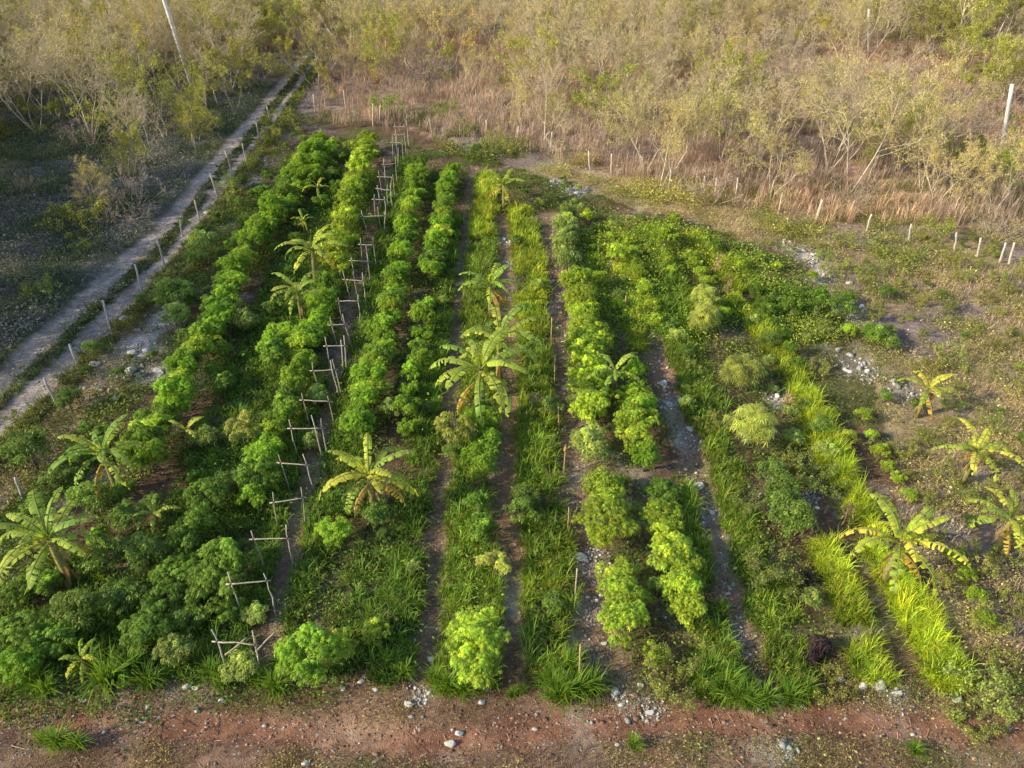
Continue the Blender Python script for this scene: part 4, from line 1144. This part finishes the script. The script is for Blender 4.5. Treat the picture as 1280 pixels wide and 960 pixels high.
# dry tall grass behind
def dry_grass():
    g = Geo()
    def batch(n, xr, yr, dens, col, bl, w, nb=12, seed=0, leanmax=.8):
        x = rg.uniform(*xr, n*3); y = rg.uniform(*yr, n*3); m = masks(x, y)
        keep = rg.random(len(x)) < dens(x, y, m)
        x, y = x[keep][:n], y[keep][:n]; n = len(x); z = H(x, y)
        P = np.repeat(np.stack([x, y, z], 1), nb, 0)+np.hstack([rg.normal(0, .13, (n*nb, 2)), np.zeros((n*nb, 1))])
        c = np.repeat(col(x, y)*np.exp(rg.normal(0, .2, (n, 1))), nb, 0)*np.exp(rg.normal(0, .15, (n*nb, 1)))
        L = np.repeat(bl*rg.uniform(.6, 1.3, n), nb)*rg.uniform(.7, 1.2, n*nb)
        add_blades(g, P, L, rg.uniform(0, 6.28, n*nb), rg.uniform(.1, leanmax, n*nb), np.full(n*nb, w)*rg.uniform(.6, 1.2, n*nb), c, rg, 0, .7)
    def d1(x, y, m):
        px, py = proj(x, y)
        b = np.interp(px, [380, 560, 700, 850, 1000, 1150, 1300], [152, 172, 200, 245, 280, 330, 355])
        return (py < b)*(.3+.7*sstep(.35, .55, fbm(x, y, 3, 88)))*((px > 400) | (py < 60))
    batch(15000, (-30, 60), (34, 75), d1, colmix((.74, .54, .39), (.58, .46, .38), 89, 6), .85, .022)
    batch(7000, (-45, 85), (75, 118), d1, colmix((.70, .56, .36), (.56, .47, .33), 89, 6), 1.0, .04)
    def d2(x, y, m):
        px, py = proj(x, y)
        return (px > 880)*(py > 260)*(py < 860)*(1-m['field'])*sstep(.42, .6, fbm(x, y, 2.2, 90))*.8
    batch(11000, (3, 34), (9, 44), d2, colmix((.70, .56, .36), (.56, .48, .27), 92, 3), .24, .012, 9, 0, 1.2)
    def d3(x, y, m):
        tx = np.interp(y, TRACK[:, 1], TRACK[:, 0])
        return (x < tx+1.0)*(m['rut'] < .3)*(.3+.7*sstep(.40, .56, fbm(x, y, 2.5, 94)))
    batch(10000, (-55, -4), (18, 75), d3, colmix((.28, .28, .32), (.22, .24, .18), 95, 3), .40, .018, 10, 0, 1.2)  # left of the track: bluish shade worked into the blade colour
    def d4(x, y, m):
        ly = np.interp(x, LANE[:, 0], LANE[:, 1]); return (y < ly+1.6)*(m['lane'] > .42)*sstep(.45, .6, fbm(x, y, 1.1, 96))
    batch(5200, (-15, 15), (6.5, 12.5), d4, colmix((.34, .24, .14), (.24, .20, .10), 97, 1), .12, .007, 12, 0, 1.4)
    tag(obj('dry_grass', g.mesh('dry_grass', [M_dry])), 'tan dry grass covering the land behind and beside the field', 'dry grass', kind='stuff')
dry_grass()

# straw and twig litter
def litter():
    g = Geo(); n = 17000
    x = rg.uniform(-15, 22, n); y = rg.uniform(7.0, 34, n); m = masks(x, y)
    ly = np.interp(x, LANE[:, 0], LANE[:, 1])
    ok = (m['path'] < 1.1) | (y < ly+1.6) | (proj(x, y)[0] > 1000)
    x, y = x[ok], y[ok]; n = len(x); z = H(x, y)+.012
    a = rg.uniform(0, 6.28, n); L = .09*np.exp(rg.normal(.2, .6, n))
    P0 = np.stack([x, y, z], 1); P1 = P0+np.stack([np.cos(a)*L, np.sin(a)*L, rg.uniform(0, .03, n)], 1)
    V, F = tubes(P0, P1, np.full(n, .007), np.full(n, .004), 3)
    g.add(V, F, np.repeat(np.array((.44, .33, .23))*np.exp(rg.normal(0, .45, (n, 1))), 6, 0))
    tag(obj('straw_litter', g.mesh('straw_litter', [M_dry])), 'straw and broken twigs littering the bare soil', 'litter', kind='stuff')
litter()

# grass clumps along the front edge: individual plants
P_clump = []
for q in range(5):
    g = Geo(); n = 120
    P = np.hstack([rg.normal(0, .06, (n, 2)), np.zeros((n, 1))])
    c = np.array((.20, .34, .04))*np.exp(rg.normal(0, .22, (n, 1)))*(1+np.clip(rg.normal(0, 1, (n, 1)), -1, 2)*.2*np.array([[1.1, .3, -.2]]))
    az = rg.uniform(0, 6.28, n)
    add_blades(g, P, rg.uniform(.4, .8, n), az, rg.uniform(.2, 1.3, n), rg.uniform(.014, .024, n), c, rg)
    P_clump.append(g.mesh('grass_clump', [M_grass]))
CL = [(140, 862, 1.25), (165, 845, 1.0), (48, 862, .95), (62, 872, .8), (18, 852, .9), (112, 840, .9), (268, 850, .8), (345, 868, .85), (280, 862, .7), (352, 838, .8), (75, 935, .75), (56, 930, .6), (98, 938, .6),
      (700, 878, 1.0), (722, 872, 1.0), (740, 868, .9), (712, 845, .9), (690, 862, .8), (560, 868, .8), (545, 858, .7), (578, 872, .7), (905, 868, .9), (920, 878, .8), (890, 850, .9), (955, 882, .9), (935, 885, .8), (868, 858, .7), (792, 938, .5), (1142, 945, .5),
      (985, 880, .8), (1005, 870, .7), (190, 862, .8), (325, 858, .7), (225, 842, .7), (1070, 838, .7), (1170, 850, .8), (1188, 842, .8), (490, 838, .7), (505, 850, .7), (88, 822, .9), (640, 872, .4), (652, 868, .4)]
CL.sort()
for i, (px, py, s) in enumerate(CL):
    x, y = at(px, py-4)
    side = 'lone grass clump on the near side of the red lane, %s from the left' if py > 920 else 'clump of long arching grass at the front edge of the field, %s from the left'
    single('grass_clump', P_clump[i % 5], side % ordn(sum(1 for q in CL[:i] if (q[1] > 920) == (py > 920))), 'grass clump', x, y, rg.uniform(0, 6.28), s*1.15, group='grass clumps along the front lane')

# small lime seedlings row at far right of the field
for i, (px, py) in enumerate([(1230, 778), (1216, 748), (1205, 722), (1190, 700), (1135, 622), (1122, 600), (1110, 585), (1100, 568), (1088, 545), (1078, 522), (1062, 545), (1040, 520)]):
    x, y = at(px, py, .2)
    spawn('cassava_plant', P_casl[rg.integers(0, 4)], 'tiny lime green seedling, %s from the front in the thin last row at right' % ordn(i), 'seedling', x, y, rg.uniform(0, 6.28), rg.uniform(.3, .45), 'seedlings of the thin last row')

# dried stalks
P_dead = []
for q in range(2):
    g = Geo(); n = 34
    P = np.hstack([rg.normal(0, .03, (n, 2)), rg.uniform(0, .8, (n, 1))])
    add_blades(g, P, rg.uniform(.25, .5, n), rg.uniform(0, 6.28, n), rg.uniform(.8, 1.8, n), rg.uniform(.03, .05, n), np.array((.50, .36, .18))*np.exp(rg.normal(0, .2, (n, 1))), rg)
    addpoly(g, [(0, 0, -.05), (.02, 0, .5), (.05, .02, 1.0)], [.018, .014, .008], (.45, .34, .2), 6)
    P_dead.append(g.mesh('dried_stalk', [M_dry]))
for px, py, lab in [(908, 372, 'dried tan corn stalk among the green weeds at upper right, front one'), (895, 345, 'dried tan corn stalk among the green weeds at upper right, rear one'), (1053, 660, 'drooping dried stalk beside the lime grass row'),
                    (980, 520, 'short dried stalk in the dark gap left of the lime grass row')]:
    x, y = at(px, py); single('dried_stalk', P_dead[rg.integers(0, 2)], lab, 'dried stalk', x, y, rg.uniform(0, 6), 1.0)

# ------------------------------------------------------------------ woodland
rw = np.random.default_rng(123)
taken = []
def free(x, y, d):
    for (a, b) in taken:
        if (a-x)**2+(b-y)**2 < d*d: return False
    return True

SPEC = [  # base px, py, prototypes, index, scale, name, label
    (208, 178, P_olive, 0, 1.0, 'scrub_tree', 'sunlit bright olive tree left of the dirt track below the utility pole'),
    (242, 172, P_olive, 1, .65, 'scrub_tree', 'olive tree between the sunlit one and the dirt track'),
    (185, 205, P_bare, 0, .75, 'bare_tree', 'dead grey forked tree in front of the sunlit olive tree'),
    (48, 168, P_bare, 1, 1.0, 'bare_tree', 'dead grey spreading tree at the edge of the shaded clearing'),
    (288, 118, P_bare, 2, 1.0, 'bare_tree', 'tall pale bare tree right of the utility pole'),
    (300, 100, P_bare, 3, 1.2, 'bare_tree', 'tall pale bare tree beside the far bend of the track'),
    (165, 258, P_twig, 0, 1.2, 'dry_shrub', 'reddish dry bush on the left verge of the track'),
    (160, 240, P_olive, 2, .6, 'scrub_tree', 'low olive bush tree on the left verge of the track'),
    (180, 222, P_olive, 3, .6, 'scrub_tree', 'low olive bush tree beside the dead forked tree'),
    (565, 85, P_orange, 0, 1.1, 'autumn_tree', 'small tree with orange yellow leaves in the dry scrub'),
    (1082, 55, P_yellow, 0, 1.2, 'autumn_tree', 'yellow leaved tree behind the farther white pole'),
    (1195, 78, P_yellow, 0, 1.6, 'autumn_tree', 'large yellow leaved tree at the upper right, left of its neighbour'),
    (1238, 74, P_yellow, 0, 1.45, 'autumn_tree', 'large yellow leaved tree at the upper right, right of its neighbour'),
    (1245, 110, P_yellow, 0, .7, 'autumn_tree', 'low yellow green tree above the leaning pole at the right edge'),
    (678, 185, P_bare, 4, .95, 'bare_tree', 'slender white stemmed bare tree at the back boundary'),
    (805, 218, P_sparse, 0, 1.1, 'sparse_tree', 'leaning pale tree just behind the back boundary'),
    (840, 220, P_sparse, 1, .9, 'sparse_tree', 'thin pale tree right of the leaning one'),
    (945, 205, P_bare, 0, .9, 'bare_tree', 'orange stemmed bare tree leaning right in the dry grass'),
    (965, 250, P_sparse, 2, .85, 'sparse_tree', 'small pale tree behind the back fence left of the thick post'),
    (1062, 240, P_sparse, 3, 1.15, 'sparse_tree', 'big spreading tree with many pale stems near the thick fence post'),
    (1085, 225, P_olive, 4, .9, 'scrub_tree', 'green topped tree behind the big spreading one'),
    (1110, 200, P_olive, 0, .85, 'scrub_tree', 'green topped tree right of the big spreading one'),
    (700, 155, P_olive, 1, .5, 'scrub_tree', 'small dark green tree alone in the dry grass'),
    (512, 100, P_olive, 2, 1.1, 'scrub_tree', 'dense green tree right of the far end of the track, left of its pair'),
    (480, 95, P_olive, 3, 1.0, 'scrub_tree', 'dense green tree right of the far end of the track, right of its pair'),
    (585, 120, P_sparse, 4, .7, 'sparse_tree', 'rounded pale green tree in front of the orange leaved one'),
    (628, 95, P_twig, 1, 1.4, 'dry_shrub', 'grey domed bush in the middle of the dry scrub'),
    (1240, 300, P_twig, 2, .9, 'dry_shrub', 'brown dry bush at the right edge behind the twin posts'),
]
CT = {'scrub_tree': 'tree', 'bare_tree': 'bare tree', 'autumn_tree': 'yellow tree', 'sparse_tree': 'tree', 'dry_shrub': 'dry bush', 'green_shrub': 'bush'}
for px, py, pr, ix, s, nm, lab in SPEC:
    x, y = at(px, py); taken.append((x, y))
    spawn(nm, pr[ix], lab, CT[nm], x, y, rw.uniform(0, 6.28), s)

def zone(px, py, x, y):
    """tree density by kind: bare, sparse, olive, twig, gshrub"""
    tx = np.interp(y, TRACK[:, 1], TRACK[:, 0])
    if abs(x-tx) < 2.2: return None
    if x < tx:            # left of the track
        if py < 175 and px > -60 or (px < -75):
            e = np.interp(px, [-10, 60, 150, 300, 420], [215, 190, 205, 130, 40])
            if px < -75: e = 9999
            if py < e: return 'forest_left'
        if py < 280 and abs(x-tx) < 5.5: return 'track_edge'
        return 'shade_clear'
    b = np.interp(px, [380, 560, 700, 850, 1000, 1150, 1300, 2000], [85, 120, 150, 205, 225, 250, 290, 330])
    if py > b+45: return None
    if py > b: return 'edge'
    if 900 < px < 1330 and 75 < py < 225 and abs(py-(75+(px-900)*.35)) < 42: return 'clear'
    if 380 < px < 640 and 80 < py < 140: return 'clear'
    return 'wood'
MIX = {'forest_left': (.20, .28, .44, .04, .04), 'track_edge': (.05, .3, .42, .13, .1), 'wood': (.43, .32, .10, .11, .04), 'edge': (.06, .12, .05, .55, .22), 'clear': (.03, .05, .02, .80, .10), 'shade_clear': (0, .0, .02, .45, .53)}
DMIN = {'forest_left': 1.9, 'track_edge': 1.8, 'wood': 2.0, 'edge': 2.5, 'clear': 1.7, 'shade_clear': 4.0}
KIN = [('bare_tree', P_bare), ('sparse_tree', P_sparse), ('scrub_tree', P_olive), ('dry_shrub', P_twig), ('green_shrub', P_gshrub)]
LAB = {('bare_tree', 'forest_left'): 'pale leafless tree in the woods left of the dirt track', ('sparse_tree', 'forest_left'): 'thin leaved tree in the woods left of the dirt track', ('scrub_tree', 'forest_left'): 'olive leafy tree in the woods left of the dirt track',
       ('dry_shrub', 'forest_left'): 'twiggy dry bush in the woods left of the dirt track', ('green_shrub', 'forest_left'): 'green bush in the woods left of the dirt track'}
NM = {'bare_tree': 'pale leafless tree', 'sparse_tree': 'thin tree with sparse yellowish leaves', 'scrub_tree': 'olive leafy tree', 'dry_shrub': 'twiggy brown bush', 'green_shrub': 'low green bush'}
ZN = {'track_edge': 'on the left verge of the dirt track', 'wood': 'in the dry scrub behind the field', 'edge': 'at the near edge of the dry scrub', 'clear': 'in the brushy clearing of the scrub', 'shade_clear': 'in the shaded grass left of the track'}
cand = [(rw.uniform(-75, 95), rw.uniform(12, 118)) for _ in range(15000)]
cand.sort(key=lambda p: p[1])
cnt = [0]*5; cell = {}
def free2(x, y, d):
    i, j = int(x//3), int(y//3)
    for a in (-1, 0, 1):
        for b in (-1, 0, 1):
            for (u, v) in cell.get((i+a, j+b), ()):
                if (u-x)**2+(v-y)**2 < d*d: return False
    return True
for (u, v) in taken: cell.setdefault((int(u//3), int(v//3)), []).append((u, v))
cand = [c for c in cand]
rw.shuffle(cand)
CLR = [at(*q) for q in [(243, 116), (1086, 74), (1252, 192), (565, 85), (1082, 55), (1195, 78), (1238, 74)]]
far = []
hc = None
zz = []
for (x, y) in cand:
    px, py = proj(x, y); px, py = float(px), float(py)
    if px < -330 or px > 1500: continue
    if px > 1290 and y < 45: continue
    if y < 20 and px > -150: continue
    z = zone(px, py, x, y)
    if z is None or (px < -10 and y < 24 and x > -22): continue
    if not free2(x, y, DMIN[z]*(1 if y < 80 else 1.25)): continue
    if inpoly(np.array([x]), np.array([y]), FIELD)[0]: continue
    if any(abs(x-a) < 1.9+.03*(b-y) and 0 < b-y < 15 for a, b in CLR):
        if rw.random() < .6: continue
        z = 'clear'
    k_ = int(rw.choice(5, p=np.array(MIX[z])/sum(MIX[z])))
    if z == 'wood' and px > 1080 and rw.random() < .35: k_ = 2
    cell.setdefault((int(x//3), int(y//3)), []).append((x, y))
    zz.append((x, y, z, k_))
zz.sort(key=lambda t: t[1])
for (x, y, z, k_) in zz:
    nm, pr = KIN[k_]
    if y > 96 or cnt[k_] >= 290:
        far.append((x, y, k_)); continue
    cnt[k_] += 1
    s = rw.uniform(.75, 1.2)*(1 if z != 'track_edge' or k_ > 2 else .8)
    if z == 'clear' and k_ < 3: s *= .55
    if float(proj(x, y)[0]) < -75: s *= 1.45
    if z == 'edge' and k_ < 3: s *= .75
    if z == 'shade_clear': s *= .6
    lab = LAB.get((nm, z)) or '%s %s' % (NM[nm], ZN.get(z, 'in the woods left of the dirt track'))
    spawn(nm, pr[rw.integers(0, len(pr))], lab, CT[nm], x, y, rw.uniform(0, 6.28), s, lab.replace('tree ', 'trees ').replace('bush ', 'bushes ')+' (group)', z=h1(x, y))
print('TREES', cnt, 'far', len(far))

# far wood as one mass
def far_wood():
    g = Geo()
    extra = [(rw.uniform(-110, 130), rw.uniform(96, 190), int(rw.integers(0, 5))) for _ in range(900)]
    src = {}
    for k_ in range(5):
        me = KIN[k_][1][0][-1][1]
        n = len(me.vertices); V = np.empty(n*3); me.vertices.foreach_get('co', V); V = V.reshape(-1, 3)
        src[k_] = V
    for (x, y, k_) in far+extra:
        V = src[k_]; n = 150
        P = V[rw.integers(0, len(V), n)]*rw.uniform(.8, 1.2)
        a = rw.uniform(0, 6.28); ca, sa = math.cos(a), math.sin(a)
        P = P@np.array([[ca, sa, 0], [-sa, ca, 0], [0, 0, 1]])+np.array([x, y, h1(x, y) if False else 0])
        D = nrm(rw.normal(0, 1, (n, 3))+np.array([0, 0, .6]))
        woody = k_ in (0, 1, 3)
        L = rw.uniform(.4, .9, n) if woody else rw.uniform(.25, .5, n)
        Vv, F = leaves(P, D, L, L*(.06 if woody else .6), rw)
        c = [(.36, .28, .19), (.28, .25, .12), (.13, .15, .045), (.27, .2, .15), (.13, .16, .05)][k_]
        g.add(Vv, F, leafcol(n, c, rw, .25, .1))
    tag(obj('distant_woodland', g.mesh('distant_woodland', [M_scrub])), 'far dry woodland reading as one mass along the top of the photo', 'woodland', kind='stuff')
far_wood()

# ------------------------------------------------------------------ light, world, camera
SUN_EL, SUN_AZ = 27.5, 20.0      # azimuth: degrees behind the camera's left
el, az = math.radians(SUN_EL), math.radians(SUN_AZ)
sd = Vector((-math.cos(el)*math.cos(az), -math.cos(el)*math.sin(az), math.sin(el)))   # towards the sun
L_ = bpy.data.lights.new('sun', 'SUN'); L_.energy = 5.0; L_.angle = math.radians(.6); L_.color = (1, .87, .61)
lo = bpy.data.objects.new('sun', L_); COL.objects.link(lo); lo.rotation_euler = (-sd).to_track_quat('-Z', 'Y').to_euler()
w = bpy.data.worlds.new('World'); sc.world = w; w.use_nodes = True
nt = w.node_tree; nt.nodes.clear()
sky = nt.nodes.new('ShaderNodeTexSky'); sky.sky_type = 'NISHITA'; sky.sun_disc = False
sky.sun_elevation = el; sky.sun_rotation = math.atan2(sd.x, sd.y)
bg = nt.nodes.new('ShaderNodeBackground'); bg.inputs['Strength'].default_value = .2
ow = nt.nodes.new('ShaderNodeOutputWorld'); nt.links.new(sky.outputs[0], bg.inputs[0]); nt.links.new(bg.outputs[0], ow.inputs[0])

cam = bpy.data.cameras.new('camera'); co = bpy.data.objects.new('camera', cam); COL.objects.link(co)
cam.sensor_width = 36; cam.lens = FPX/1280*36; cam.clip_end = 3000
co.location = (0, 0, CAMH); co.rotation_euler = (math.pi/2-PITCH, 0, 0)
sc.camera = co
sc.view_settings.view_transform = 'Standard'; sc.view_settings.look = 'None'; sc.view_settings.exposure = 0
sc.render.engine = 'CYCLES'
sc.cycles.max_bounces = 6; sc.cycles.transparent_max_bounces = 4; sc.cycles.transmission_bounces = 3
